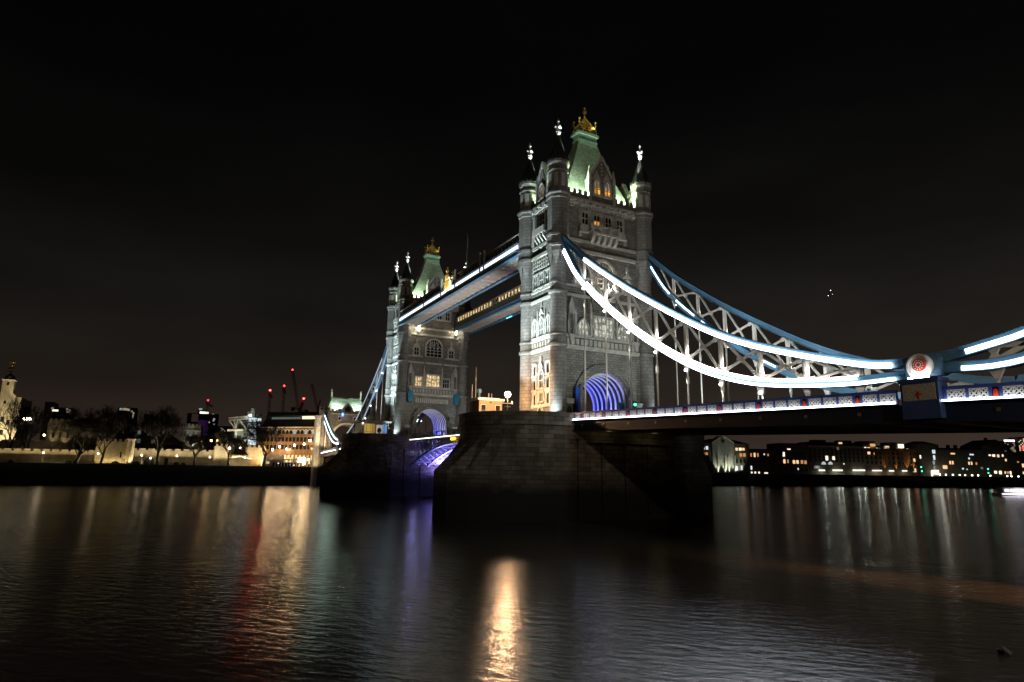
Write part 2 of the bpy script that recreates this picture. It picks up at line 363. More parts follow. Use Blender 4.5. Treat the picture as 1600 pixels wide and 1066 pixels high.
def tower(x0, label, lower_panes, river):
    t = thing('bridge_tower', label, 'tower', (x0, 0, 12.5))
    FS = Face((x0+5.15, 0, 0), (0, 1, 0), (1, 0, 0)); FN = Face((x0-5.15, 0, 0), (0, -1, 0), (-1, 0, 0))
    FW = Face((x0, -9.3, 0), (1, 0, 0), (0, -1, 0)); FE = Face((x0, 9.3, 0), (-1, 0, 0), (0, 1, 0))
    AZ, AR = 16.4, 4.95
    # walls: two carry the roadway arch
    for F in (FS, FN):
        pts = [(-9, 12.4), (-AR, 12.4)]+[(-AR*math.cos(math.pi*i/20), AZ+AR*math.sin(math.pi*i/20)) for i in range(21)]+[(AR, 12.4), (9, 12.4), (9, 52.2), (-9, 52.2)]
        mb = MB(); F.prism(mb, pts, -1.1, 0); recalc(mb.build('wall', STONE, t))
    for F in (FW, FE):
        mb = MB(); F.box(mb, -4.0, 4.0, 12.4, 52.2, -1.1, 0); mb.build('wall', STONE, t)
    MB().box(x0-4, x0+4, -8.2, 8.2, 24.2, 24.7).build('floor', ASPH, t)
    MB().box(x0-4.6, x0+4.6, -8.6, 8.6, 52.0, 52.3).build('roof_gutter', ASPH, t)
    # vault lining and lit ribs of the roadway arch
    mb = MB(); n = 16
    for i in range(n):
        a0, a1 = math.pi*i/n, math.pi*(i+1)/n; r0, r1 = AR+.02, AR+.5
        q = [(-r0*math.cos(a0), AZ+r0*math.sin(a0)), (-r0*math.cos(a1), AZ+r0*math.sin(a1)), (-r1*math.cos(a1), AZ+r1*math.sin(a1)), (-r1*math.cos(a0), AZ+r1*math.sin(a0))]
        mb.prism([(x0-4.04, u, z) for u, z in q], (8.08, 0, 0))
    for s in (-1, 1): mb.box(x0-4.04, x0+4.04, min(s*(AR+.02), s*(AR+.4)), max(s*(AR+.02), s*(AR+.4)), 12.5, AZ)
    recalc(mb.build('vault', flat('shaded_vault', (.02, .018, .016), .9), t))  # lining coloured near black so the gaps between ribs read as shade
    for k in range(8):
        xx = x0-4.7+k*1.34; mb = MB(); r0, r1 = AR-.3, AR-.03
        for i in range(24):
            a0, a1 = math.pi*i/24, math.pi*(i+1)/24
            q = [(-r0*math.cos(a0), AZ+r0*math.sin(a0)), (-r0*math.cos(a1), AZ+r0*math.sin(a1)), (-r1*math.cos(a1), AZ+r1*math.sin(a1)), (-r1*math.cos(a0), AZ+r1*math.sin(a0))]
            mb.prism([(xx-.08, u, z) for u, z in q], (.16, 0, 0))
        for s in (-1, 1): mb.box(xx-.08, xx+.08, min(s*r0, s*r1), max(s*r0, s*r1), 12.5, AZ)
        recalc(mb.build('vault_rib', WHITEP, t))
    # moulded arch rings on the outer face
    mb = MB()
    for r0, r1, d in ((AR, AR+.45, .18), (AR+.5, AR+.95, .3), (AR+1.0, AR+1.45, .42)):
        for i in range(28):
            a0, a1 = math.pi*i/28, math.pi*(i+1)/28
            q = [(-r0*math.cos(a0), AZ+r0*math.sin(a0)), (-r0*math.cos(a1), AZ+r0*math.sin(a1)), (-r1*math.cos(a1), AZ+r1*math.sin(a1)), (-r1*math.cos(a0), AZ+r1*math.sin(a0))]
            FS.prism(mb, q, 0, d)
        for s in (-1, 1): FS.box(mb, min(s*r0, s*r1), max(s*r0, s*r1), 12.5, AZ, 0, d)
    recalc(mb.build('arch_moulding', STONE, t))
    # gabled niches and footway doors beside the arch
    for s in (-1, 1):
        mb = MB(); c = s*5.35
        FS.prism(mb, [(c-.85, 12.5), (c+.85, 12.5), (c+.85, 17.2), (c, 19.0), (c-.85, 17.2)], .43, .95)
        FS.prism(mb, [(c-.62, 14.5), (c+.62, 14.5), (c+.62, 14.75), (c-.62, 14.75)], .95, 1.1)
        for q in (-.5, .5): FS.box(mb, c+q-.1, c+q+.1, 14.75, 16.7, .95, 1.06)
        FS.prism(mb, [(c-.7, 16.7), (c+.7, 16.7), (c, 18.2)], .95, 1.06)
        recalc(mb.build('niche', STONE, t))
        mb = MB(); c = s*7.1; FS.prism(mb, arch(c, .95, 12.5, 14.6, 15.4), .02, .1); d_ = recalc(mb.build('footway_door', DARK, t))
        mb = MB(); FS.box(mb, c-.75, c+.75, 15.7, 16.2, 0, .5); FS.box(mb, c-.85, c+.85, 16.2, 16.5, 0, .6); mb.build('door_hood', TRIM, d_)
    # string courses and friezes all round
    for F, hw in ((FS, 7.7), (FN, 7.7), (FW, 3.6), (FE, 3.6)):
        mb = MB()
        for z0, z1, d in ((13.0, 13.5, .25), (24.95, 25.2, .12), (25.2, 25.6, .35), (26.95, 27.3, .3), (34.05, 34.55, .32), (35.9, 36.25, .28), (42.2, 42.75, .42), (44.1, 44.6, .34)):
            for a_, b_ in (((-hw, -6.4), (6.4, hw)) if z0 < 14 and F in (FS, FN) else ((-hw, hw),)):
                mb = MB(); F.box(mb, a_, b_, z0, z1, 0, d); mb.build('string_course', TRIM, t)
        mb = MB(); k = int(hw*2/.9)
        for i in range(k):
            c = -hw+(i+.5)*2*hw/k; F.box(mb, c-.3, c+.3, 25.75, 26.75, 0, .14)
        mb.build('frieze', TRIM, t); mb = MB()
        for i in range(int(hw*2/.62)): c = -hw+(i+.5)*.62; F.box(mb, c-.16, c+.16, 50.6, 51.0, 0, .35)
        F.box(mb, -hw, hw, 51.0, 51.5, 0, .45); F.box(mb, -hw, hw, 51.75, 52.25, 0, .62)
        for i in range(int(hw*2/1.5)):
            c = -hw+(i+.5)*1.5; F.box(mb, c-.28, c+.28, 51.35, 51.9, .4, .8)
        mb.build('cornice', TRIM, t)
    # corner turrets
    for sxx in (-1, 1):
        for syy in (-1, 1):
            cx, cyy = x0+sxx*5.11, syy*9.26
            mb = MB().lathe(cx, cyy, [(1.62, 12.4), (1.62, 13.4), (1.5, 13.5), (1.5, 13.9), (1.55, 14.0), (1.38, 14.2), (1.36, 25.0), (1.6, 25.15), (1.64, 25.5), (1.4, 25.8), (1.37, 26.9), (1.52, 27.0), (1.5, 27.3), (1.36, 27.4), (1.36, 34.0), (1.62, 34.2), (1.64, 34.55), (1.38, 34.8), (1.37, 35.9), (1.52, 36.0), (1.5, 36.3), (1.36, 36.4), (1.36, 41.5)], 24)
            to = mb.build('turret', TURR, t)
            o8 = [(1.92*math.cos(math.pi/4*i+math.pi/8), 1.92*math.sin(math.pi/4*i+math.pi/8)) for i in range(8)]
            mb = MB()
            for i in range(8):
                a, b = o8[i], o8[(i+1) % 8]; am = math.pi/4*(i+.5)+math.pi/8; ap = (1.3*math.cos(am), 1.3*math.sin(am))
                mb.add([(cx+a[0], cyy+a[1], 41.35), (cx+b[0], cyy+b[1], 41.35), (cx+ap[0]*1.06, cyy+ap[1]*1.06, 38.7), (cx+ap[0]*.9, cyy+ap[1]*.9, 41.35)], [(0, 1, 2), (1, 3, 2), (3, 0, 2), (0, 3, 1)])
            recalc(mb.build('pendant_corbel', TURR, to))
            MB().lathe(cx, cyy, [(1.92, 41.35), (1.92, 42.1), (2.12, 42.25), (2.12, 42.7), (1.95, 42.9), (1.92, 44.05), (2.06, 44.15), (2.06, 44.6), (1.88, 44.75), (1.88, 50.9), (2.05, 51.1), (2.05, 51.6), (2.3, 51.8), (2.3, 52.15), (1.8, 52.4), (1.74, 56.1), (1.92, 56.25), (1.9, 56.55), (1.78, 56.7), (1.78, 57.2), (2.08, 57.6), (2.08, 58.05), (1.7, 58.1)], 8).build('turret_shaft', TURR, to)
            mb = MB()
            for i in range(8):
                am = math.pi/4*i+math.pi/4; ca, sa = math.cos(am), math.sin(am)
                mb.beam((cx+ca*1.66, cyy+sa*1.66, 55.6), (cx+ca*1.66, cyy+sa*1.66, 53.2), .75, .09, (ca, sa, 0))
            mb.build('blind_panel', TRIM, to)
            mb = MB().lathe(cx, cyy, [(1.82, 58.1), (1.5, 59.0), (.98, 60.8), (.5, 62.3), (.16, 63.4)], 8)
            for i in range(8):
                am = math.pi/4*i+math.pi/8; ca, sa = math.cos(am), math.sin(am)
                mb.tube((cx+ca*1.82, cyy+sa*1.82, 58.1), (cx+ca*.16, cyy+sa*.16, 63.4), .06, .04, 4)
            for i in range(16):
                am = math.pi/8*i; mb.beam((cx+math.cos(am)*1.95, cyy+math.sin(am)*1.95, 58.05), (cx+math.cos(am)*1.95, cyy+math.sin(am)*1.95, 58.5), .3, .18, (math.cos(am), math.sin(am), 0))
            mb.build('spire', DSLATE, to)
            mb = MB().lathe(cx, cyy, [(.14, 63.3), (.34, 63.7), (.16, 64.0), (.12, 64.7), (.3, 65.0), (.14, 65.3), (.1, 66.0), (.24, 66.2), (.06, 66.6), (.02, 66.95)], 8)
            for a in range(4):
                ca, sa = math.cos(a*math.pi/2), math.sin(a*math.pi/2)
                mb.ball((cx+ca*.46, cyy+sa*.46, 65.0), .24, 6); mb.ball((cx+ca*.3, cyy+sa*.3, 64.1), .2, 6); mb.ball((cx+ca*.2, cyy+sa*.2, 66.15), .13, 6)
                mb.tube((cx, cyy, 65), (cx+ca*.4, cyy+sa*.4, 65), .09, .09, 5)
            mb.build('finial', WHITEP, to)
    # crenellated parapets
    for F, hw, gap in ((FS, 7.6, 2.75), (FN, 7.6, 2.75), (FW, 3.5, 1.9), (FE, 3.5, 1.9)):
        for a, b in ((-hw, -gap), (gap, hw)):
            mb = MB(); F.box(mb, a, b, 52.25, 53.2, -.1, .3); k = max(1, int((b-a)/1.1)); stp = (b-a)/k
            for i in range(k): F.box(mb, a+i*stp+.02, a+i*stp+stp*.55, 53.2, 53.95, -.1, .3); F.box(mb, a+i*stp+stp*.6, a+i*stp+stp*.98, 53.0, 53.1, .3, .36)
            mb.build('parapet', STONE, t)
    # main roof
    rings = [(4.5, 8.0, 52.3), (4.1, 7.4, 53.6), (3.0, 5.6, 57.3), (2.0, 3.75, 61.6), (1.25, 2.5, 65.2), (1.0, 2.05, 66.6)]
    V = []
    for a, b, z in rings: V += [(x0-a, -b, z), (x0+a, -b, z), (x0+a, b, z), (x0-a, b, z)]
    Fc = [(k*4+i, k*4+(i+1) % 4, k*4+4+(i+1) % 4, k*4+4+i) for k in range(len(rings)-1) for i in range(4)]+[(20, 21, 22, 23)]
    ro = MB().add(V, Fc).build('roof', COPPER, t)
    mb = MB().box(x0-1.1, x0+1.1, -2.15, 2.15, 66.6, 67.0).box(x0-1.0, x0+1.0, -2.05, 2.05, 67.0, 68.0).box(x0-1.3, x0+1.3, -2.42, 2.42, 68.0, 68.45)
    for i in range(10):
        yy = -1.95+i*.4
        for s in (-1, 1): mb.box(x0+s*1.08-.08, x0+s*1.08+.08, yy, yy+.2, 65.9, 66.98)
    mb.build('roof_cap', flat('cap_lead', (.22, .32, .28), .6), ro)
    # gilded cresting and crown
    mb = MB()
    R = [(1.05, 2.1), (.95, 1.85), (.5, .95), (.15, .2)]; ZZ = [68.45, 69.8, 71.0, 72.0]
    cor = [[(x0+sa*a, sb*b, z) for sa, sb in ((-1, -1), (1, -1), (1, 1), (-1, 1))] for (a, b), z in zip(R, ZZ)]
    for k in range(3):
        for i in range(4):
            mb.tube(cor[k][i], cor[k+1][i], .1, .09, 5); mb.tube(cor[k][i], cor[k][(i+1) % 4], .1, .1, 5)
            mb.tube(cor[k][i], cor[k+1][(i+1) % 4], .06, .06, 4)
            mb.tube(cor[k+1][i], cor[k][(i+1) % 4], .06, .06, 4)
            for q in (.2, .4, .6, .8):
                a = Vector(cor[k][i]).lerp(Vector(cor[k][(i+1) % 4]), q); b = Vector(cor[k+1][i]).lerp(Vector(cor[k+1][(i+1) % 4]), q); mb.tube(a, b, .07, .05, 4)
    for i in range(4):
        c = cor[1][i]; mb.tube((c[0], c[1], 69.5), (c[0], c[1], 71.2), .1, .07, 6); mb.ball((c[0], c[1], 70.45), .2, 8); mb.ball((c[0], c[1], 71.2), .24, 8)
    for s in (-1, 1):
        mb.ball((x0, s*.6, 71.6), .16, 6)
    mb.tube((x0, 0, 70), (x0, 0, 74.1), .16, .1, 6); mb.ball((x0, 0, 72.3), .26, 8); mb.ball((x0, 0, 74.3), .24, 8)
    mb.box(x0-.08, x0+.08, -.5, .5, 73.25, 73.65); mb.box(x0-.5, x0+.5, -.08, .08, 73.25, 73.65)
    mb.build('crown_cresting', GOLD, ro)
    # gabled dormers
    for F, hw, zsh, zt, wins in ((FS, 2.7, 57.4, 61.4, 2), (FN, 2.7, 57.4, 61.4, 0), (FW, 1.85, 56.6, 60.2, 1), (FE, 1.85, 56.6, 60.2, 0)):
        mb = MB(); out = [(-hw, 52.25), (hw, 52.25), (hw, zsh), (hw*.8, zsh+.35), (0, zt), (-hw*.8, zsh+.35), (-hw, zsh)]
        F.prism(mb, out, -.5, .12); go = recalc(mb.build('gable', STONE, t))
        mb = MB(); F.prism(mb, [(-hw*.86, 52.4), (hw*.86, 52.4), (hw*.86, zsh), (0, zt-.6), (-hw*.86, zsh)], -4.0 if hw > 2 else -5.6, -.5); recalc(mb.build('gable_roof', COPPER, go))
        mb = MB()
        for s in (-1, 1):
            F.prism(mb, [(s*hw*.8, zsh+.3), (s*hw*.8+s*.2, zsh+.7), (s*.1, zt+.35), (0, zt-.05)], -.55, .32)
            F.box(mb, s*hw-.28, s*hw+.28, 52.25, zsh+.3, -.3, .34); F.prism(mb, [(s*hw-.28, zsh+.3), (s*hw+.28, zsh+.3), (s*hw, zsh+1.9)], -.15, .25)
        for k in range(5): zz = zsh+.4+k*.7; F.box(mb, -.17, .17, zz, zz+.35, .12, .2)
        if wins:
            for c in ((-1.15, 1.15) if wins == 2 else (0,)):
                F.prism(mb, [(c-.95, 56.6), (c+.95, 56.6), (c, 58.6)], .12, .22)
        recalc(mb.build('gable_trim', TRIM, go))
        if wins == 2:
            for c in (-1.15, 1.15): window(Face(F.p(0, 0, .12), F.ux, F.n), go, c, 53.9, 56.7, 1.3, (DIMW, AMBER) if not river else GLASS, 2, 2, 'point', .2)
        elif wins: window(Face(F.p(0, 0, .12), F.ux, F.n), go, 0, 53.2, 56.2, 1.6, DIMW, 3, 2, 'point', .2)
    # ---- south facade
    G = GLASS
    p5 = (G, (G, AMBER), G, G) if not river else (G, G, G, G)
    mb = MB(); FS.box(mb, -5.0, 5.0, 47.2, 50.5, 0, .12); mb.build('window_panel', TRIM, t)
    for c, pn in zip((-3.85, -1.3, 1.25, 3.8), p5): window(Face(FS.p(0, 0, .1), FS.ux, FS.n), t, c, 47.6, 49.85, 1.25, pn, 2, 2, 'flat', .22)
    if not river:
        mb = MB(); FS.box(mb, -2.9, 2.9, 45.9, 46.25, 0, 1.3)
        for c in (-2.9, -.95, .95, 2.9): FS.box(mb, c-.28, c+.28, 46.25, 47.7, .75, 1.3)
        for a, b in ((-2.62, -1.23), (-.67, .67), (1.23, 2.62)):
            FS.box(mb, a, b, 47.3, 47.5, .95, 1.2); FS.box(mb, a, b, 46.25, 46.45, .95, 1.2)
            for i in range(5): q = a+(i+.5)*(b-a)/5; FS.box(mb, q-.06, q+.06, 46.45, 47.3, 1.0, 1.15)
        for s in (-1, 1): FS.box(mb, min(s*3.2, s*5), max(s*3.2, s*5), 46.3, 47.2, 0, .5); FS.box(mb, min(s*3.1, s*5.2), max(s*3.1, s*5.2), 46.0, 46.3, 0, .65); FS.box(mb, s*5-.25, s*5+.25, 45.2, 46.1, 0, .45)
        for i in range(5):
            c = -2.5+i*1.25; FS.prism(mb, [(c-.32, 44.2), (c+.32, 44.2), (c+.32, 45.9), (c-.32, 45.9)], 0, .3)
            mb.prism([FS.p(c-.3, 45.9, .2), FS.p(c-.3, 45.9, 1.2), FS.p(c-.3, 45.4, 1.15), FS.p(c-.3, 44.7, .75), FS.p(c-.3, 44.2, .2)], FS.ux*.6)
        recalc(mb.build('balcony', TRIM, t))
    # big round-headed window with tracery
    wf = window(FS, t, 0, 36.4, 41.3, 4.6, DIMW if not river else GLASS, 4, 3, 'round', .45)
    mb = MB()
    for i in range(7):
        a = math.pi*(i+.5)/7; FS.prism(mb, [(1.6*math.cos(a)-.12, 39.0+1.6*math.sin(a)-.12), (1.6*math.cos(a)+.12, 39.0+1.6*math.sin(a)-.12), (1.6*math.cos(a)+.12, 39.0+1.6*math.sin(a)+.12), (1.6*math.cos(a)-.12, 39.0+1.6*math.sin(a)+.12)], .05, .2)
    for i in range(9):
        a = math.pi*(i+.5)/9; FS.prism(mb, [(.5*math.cos(a), 39+.5*math.sin(a)), (2.2*math.cos(a)-.05, 39+2.2*math.sin(a)), (2.2*math.cos(a)+.05, 39+2.2*math.sin(a)+.06), (.5*math.cos(a)+.08, 39+.5*math.sin(a)+.06)], .05, .16)
    recalc(mb.build('tracery', TRIM, wf))
    mb = MB()
    for s in (-1, 1): FS.box(mb, s*3.1-.22, s*3.1+.22, 31.5, 42.2, 0, .3); FS.prism(mb, [(s*3.1-.3, 36.3), (s*3.1+.3, 36.3), (s*2.2, 31.8)], 0, .5)
    FS.box(mb, -3.0, 3.0, 35.0, 36.0, .3, .7)
    for i in range(6): c = -2.5+i; FS.box(mb, c-.35, c+.35, 34.6, 35.1, .2, .55)
    recalc(mb.build('oriel_base', STONE, t))
    for s in (-1, 1):
        window(FS, t, s*5.35, 36.5, 38.6, 1.35, COOL if not river else G, 2, 2, 'point' if not river else 'flat', .3)
        mb = MB(); FS.prism(mb, [(s*5.35-.95, 39.0), (s*5.35+.95, 39.0), (s*5.35, 40.1)], 0, .3); FS.box(mb, s*5.35-.14, s*5.35+.14, 40.0, 41.2, 0, .3); FS.box(mb, s*5.35-.3, s*5.35+.3, 40.5, 40.8, 0, .3)
        recalc(mb.build('window_hood', TRIM, t))
    # state-room windows
    for c, w, z1, L, pn in ((-4.3, 1.9, 30.2, 3, lower_panes[0]), (0, 3.9, 31.0, 5, lower_panes[1]), (4.0, 1.9, 30.1, 3, lower_panes[2])):
        window(FS, t, c, 27.65, z1, w, pn, L, 2 if L == 3 else 3, 'point' if L == 3 and not river else 'flat', .3)
    for s in (-1, 1):
        mb = MB(); FS.box(mb, s*2.75-.2, s*2.75+.2, 27.4, 32.2, 0, .4); FS.prism(mb, [(s*2.75-.25, 32.2), (s*2.75+.25, 32.2), (s*2.75, 33.6)], 0, .35)
        recalc(mb.build('buttress', TRIM, t)); mb = MB()
        FS.box(mb, s*5.9-.18, s*5.9+.18, 27.4, 31.0, 0, .35); FS.prism(mb, [(s*5.9-.22, 31.0), (s*5.9+.22, 31.0), (s*5.9, 32.2)], 0, .3)
        recalc(mb.build('buttress', TRIM, t))
    for s in (-1, 1):       # statue niches with canopies
        mb = MB(); c = s*6.85
        FS.prism(mb, [(c-.55, 31.0), (c+.55, 31.0), (c+.55, 32.2), (c, 34.0), (c-.55, 32.2)], 0, .55); FS.box(mb, c-.6, c-.42, 27.4, 31.0, 0, .35); FS.box(mb, c+.42, c+.6, 27.4, 31.0, 0, .35)
        FS.prism(mb, [(c-.6, 27.4), (c+.6, 27.4), (c+.2, 25.8), (c-.2, 25.8)], 0, .6); recalc(mb.build('niche', TRIM, t))
    if river:
        for s in (-1, 1):
            mb = MB(); c = s*7.0
            FS.prism(mb, [(c-.55, 22.9), (c+.55, 22.9), (c+.8, 25.2), (c, 26.2), (c-.8, 25.2)], .5, 1.7)
            mb.box(x0+5.15, x0+5.6, c-.15, c+.15, 23.6, 24.2); recalc(mb.build('blue_lantern', flat('lantern_blue', (.05, .28, .45), .4), t))
        mb = MB()
        for i in range(16): c = -4.7+i*.62; FS.box(mb, c-.2, c+.2, 22.9+.0, 24.2, .02, .12)
        mb.build('arcaded_band', TRIM, t)
    else:
        mb = MB(); FS.box(mb, -6.6, -6.15, 12.5, 18.3, 1.15, 1.9); mb.build('blue_hoarding', flat('hoarding_blue', (.02, .07, .35), .5), t)
        mb = MB(); FS.box(mb, 3.6, 4.85, 12.5, 16.6, -.6, -.5); mb.build('teal_panel', flat('teal_panel', (.03, .2, .26), .5), t)
    # ---- west facade
    w1 = DIMW if not river else G
    window(FW, t, 0, 18.7, 21.9, 1.3, G, 2, 2, 'point', .3)
    window(FW, t, 0, 16.4, 17.9, 1.3, G, 2, 1, 'flat', .3)
    for s in (-1, 1):
        for z0, z1 in ((15.9, 17.7), (18.5, 20.2), (21.0, 22.8)): window(FW, t, s*2.25, z0, z1, .85, G, 1, 1, 'flat', .3)
    mb = MB(); FW.prism(mb, [(-.7, 22.2), (.7, 22.2), (0, 23.3)], 0, .35); FW.box(mb, -.12, .12, 23.0, 24.2, 0, .3); FW.box(mb, -.28, .28, 23.4, 23.7, 0, .3)
    FW.box(mb, -3.3, 3.3, 15.35, 15.75, 0, .3); FW.box(mb, -3.0, 3.0, 18.0, 18.2, 0, .18)
    recalc(mb.build('facade_trim', TRIM, t))
    mb = MB()
    for w, d in ((3.0, .35), (2.4, .45)):
        A = arch(0, w, 12.5, 13.6, 16.0 if w == 3 else 15.5)[2:]; B = [(a*.85, 12.5+(b-12.5)*.92) for a, b in A]
        for i in range(len(A)-1): FW.prism(mb, [A[i], A[i+1], B[i+1], B[i]], 0, d)
    do = recalc(mb.build('doorway', TRIM, t)); mb = MB(); FW.prism(mb, arch(0, 1.9, 12.5, 13.5, 15.0), .01, .06); recalc(mb.build('door', TIMBER, do))
    for c, w, L in ((-2.2, 1.2, 2), (0, 1.6, 3), (2.2, 1.2, 2)): window(FW, t, c, 27.7, 31.0, w, SHEEN, L, 2, 'point', .28)
    mb = MB(); FW.prism(mb, [(-.8, 31.6), (.8, 31.6), (0, 32.8)], 0, .3); FW.box(mb, -.13, .13, 32.6, 33.9, 0, .3); FW.box(mb, -.3, .3, 33.0, 33.3, 0, .3)
    for s in (-1, 1): FW.box(mb, s*1.2-.12, s*1.2+.12, 27.4, 32.4, 0, .35); FW.box(mb, s*3.1-.12, s*3.1+.12, 27.4, 31.8, 0, .35)
    recalc(mb.build('facade_trim', TRIM, t))
    for c in (-2.1, 0, 2.1): window(FW, t, c, 36.7, 39.2, 1.25, SHEEN, 2, 2, 'flat', .28)
    mb = MB()
    for i in range(9):      # pierced zigzag frieze under the upper band
        c = -3.0+i*.75
        for j in range(3):
            z = 40.0+j*.65; FW.prism(mb, [(c-.18, z), (c+.12, z), (c+.3, z+.32), (c+.12, z+.65), (c-.18, z+.65), (c, z+.32)], 0, .28)
    recalc(mb.build('frieze', TRIM, t))
    mb = MB()
    for c, w, L in ((0, 1.7, 2),): window(FW, t, c, 47.6, 50.4, w, G, L, 2, 'flat', .3)
    FW.box(mb, -2.0, 2.0, 46.3, 46.6, 0, 1.1); FW.box(mb, -2.0, 2.0, 46.6, 47.5, .8, 1.1)
    for i in range(4):
        c = -1.5+i; mb.prism([FW.p(c-.22, 46.3, 0), FW.p(c-.22, 46.3, 1.0), FW.p(c-.22, 45.7, .9), FW.p(c-.22, 44.7, 0)], FW.ux*.44)
    for s in (-1, 1): FW.box(mb, s*2.8-.45, s*2.8+.45, 44.7, 47.2, 0, .45); FW.box(mb, s*2.8-.3, s*2.8+.3, 48.0, 50.6, 0, .3)
    recalc(mb.build('balcony', TRIM, t))
    return t
tower(0, 'near tall gothic stone bridge tower with amber windows in its gable', (COOL, COOL, COOL), False)
tower(-SPAN, 'far gothic bridge tower with warm windows above its arch', (WARM, WARM, GLASS), True)
# ================================================================== SHORE SPANS AND CHAINS
def curve(pts):
    xs = [p[0] for p in pts]; zs = [p[1] for p in pts]; n = len(pts)
    ms = []
    for i in range(n):
        a, b = max(0, i-1), min(n-1, i+1); ms.append((zs[b]-zs[a])/(xs[b]-xs[a]))
    def f(x):
        i = 0
        while i < n-2 and x > xs[i+1]: i += 1
        h = xs[i+1]-xs[i]; t = (x-xs[i])/h
        return (2*t**3-3*t*t+1)*zs[i]+(t**3-2*t*t+t)*h*ms[i]+(-2*t**3+3*t*t)*zs[i+1]+(t**3-t*t)*h*ms[i+1]
    return f
ZU = curve([(6.0, 44.6), (7.2, 43.3), (13.9, 37.6), (20.7, 32.7), (26.4, 28.9), (35.2, 23.6), (40.8, 20.6), (46, 18.45), (51.6, 16.6), (55.7, 15.4), (59, 14.6), (62.3, 14.3)])
ZL = curve([(6.0, 43.6), (7.2, 41.7), (11.5, 35.7), (19, 28.9), (26.2, 23.5), (32.4, 19.7), (37.7, 17.0), (42.5, 15.3), (46.8, 14.3), (52.8, 13.6), (56.8, 13.35), (60.3, 13.35), (62.3, 13.3)])
SU = curve([(62.3, 14.35), (65.1, 14.55), (66.2, 14.75), (67.9, 15.05), (70, 15.45), (76, 17.4), (84, 21.2), (95, 27.2)])
SL = curve([(62.3, 13.3), (64.5, 13.6), (66, 13.5), (67.7, 13.4), (70, 13.6), (76, 14.9), (84, 18.4), (95, 24.8)])
NODES = [13+5.5*k for k in range(9)]
DZ = lambda x: 12.45-(x-10.75)*.0311      # underside of the parapet along the deck
LED = glow((.93, .97, 1.0), 12.0); LEDB = glow((.80, .93, 1.0), 4.5); LEDN = glow((.75, .9, 1), .55)
def sweep(f, x0, x1, step, y0, y1, h0, h1, mm):
    """box section along a chord: h0..h1 measured square to the chord"""
    mb = MB(); n = max(1, round((x1-x0)/step)); P = []
    for i in range(n+1):
        x = x0+(x1-x0)*i/n; s = (f(x+.05)-f(x-.05))/.1; l = math.hypot(1, s); nx, nz_ = -s/l, 1/l
        P += [(mm(x+nx*h0), y0, f(x)+nz_*h0), (mm(x+nx*h0), y1, f(x)+nz_*h0), (mm(x+nx*h1), y1, f(x)+nz_*h1), (mm(x+nx*h1), y0, f(x)+nz_*h1)]
    F = [(0, 1, 2, 3), tuple(range(len(P)-4, len(P)))[::-1]]
    for i in range(n):
        for j in range(4): k = (j+1) % 4; F.append((i*4+j, i*4+k, i*4+4+k, i*4+4+j))
    return mb.add(P, F)
ident = lambda x: x
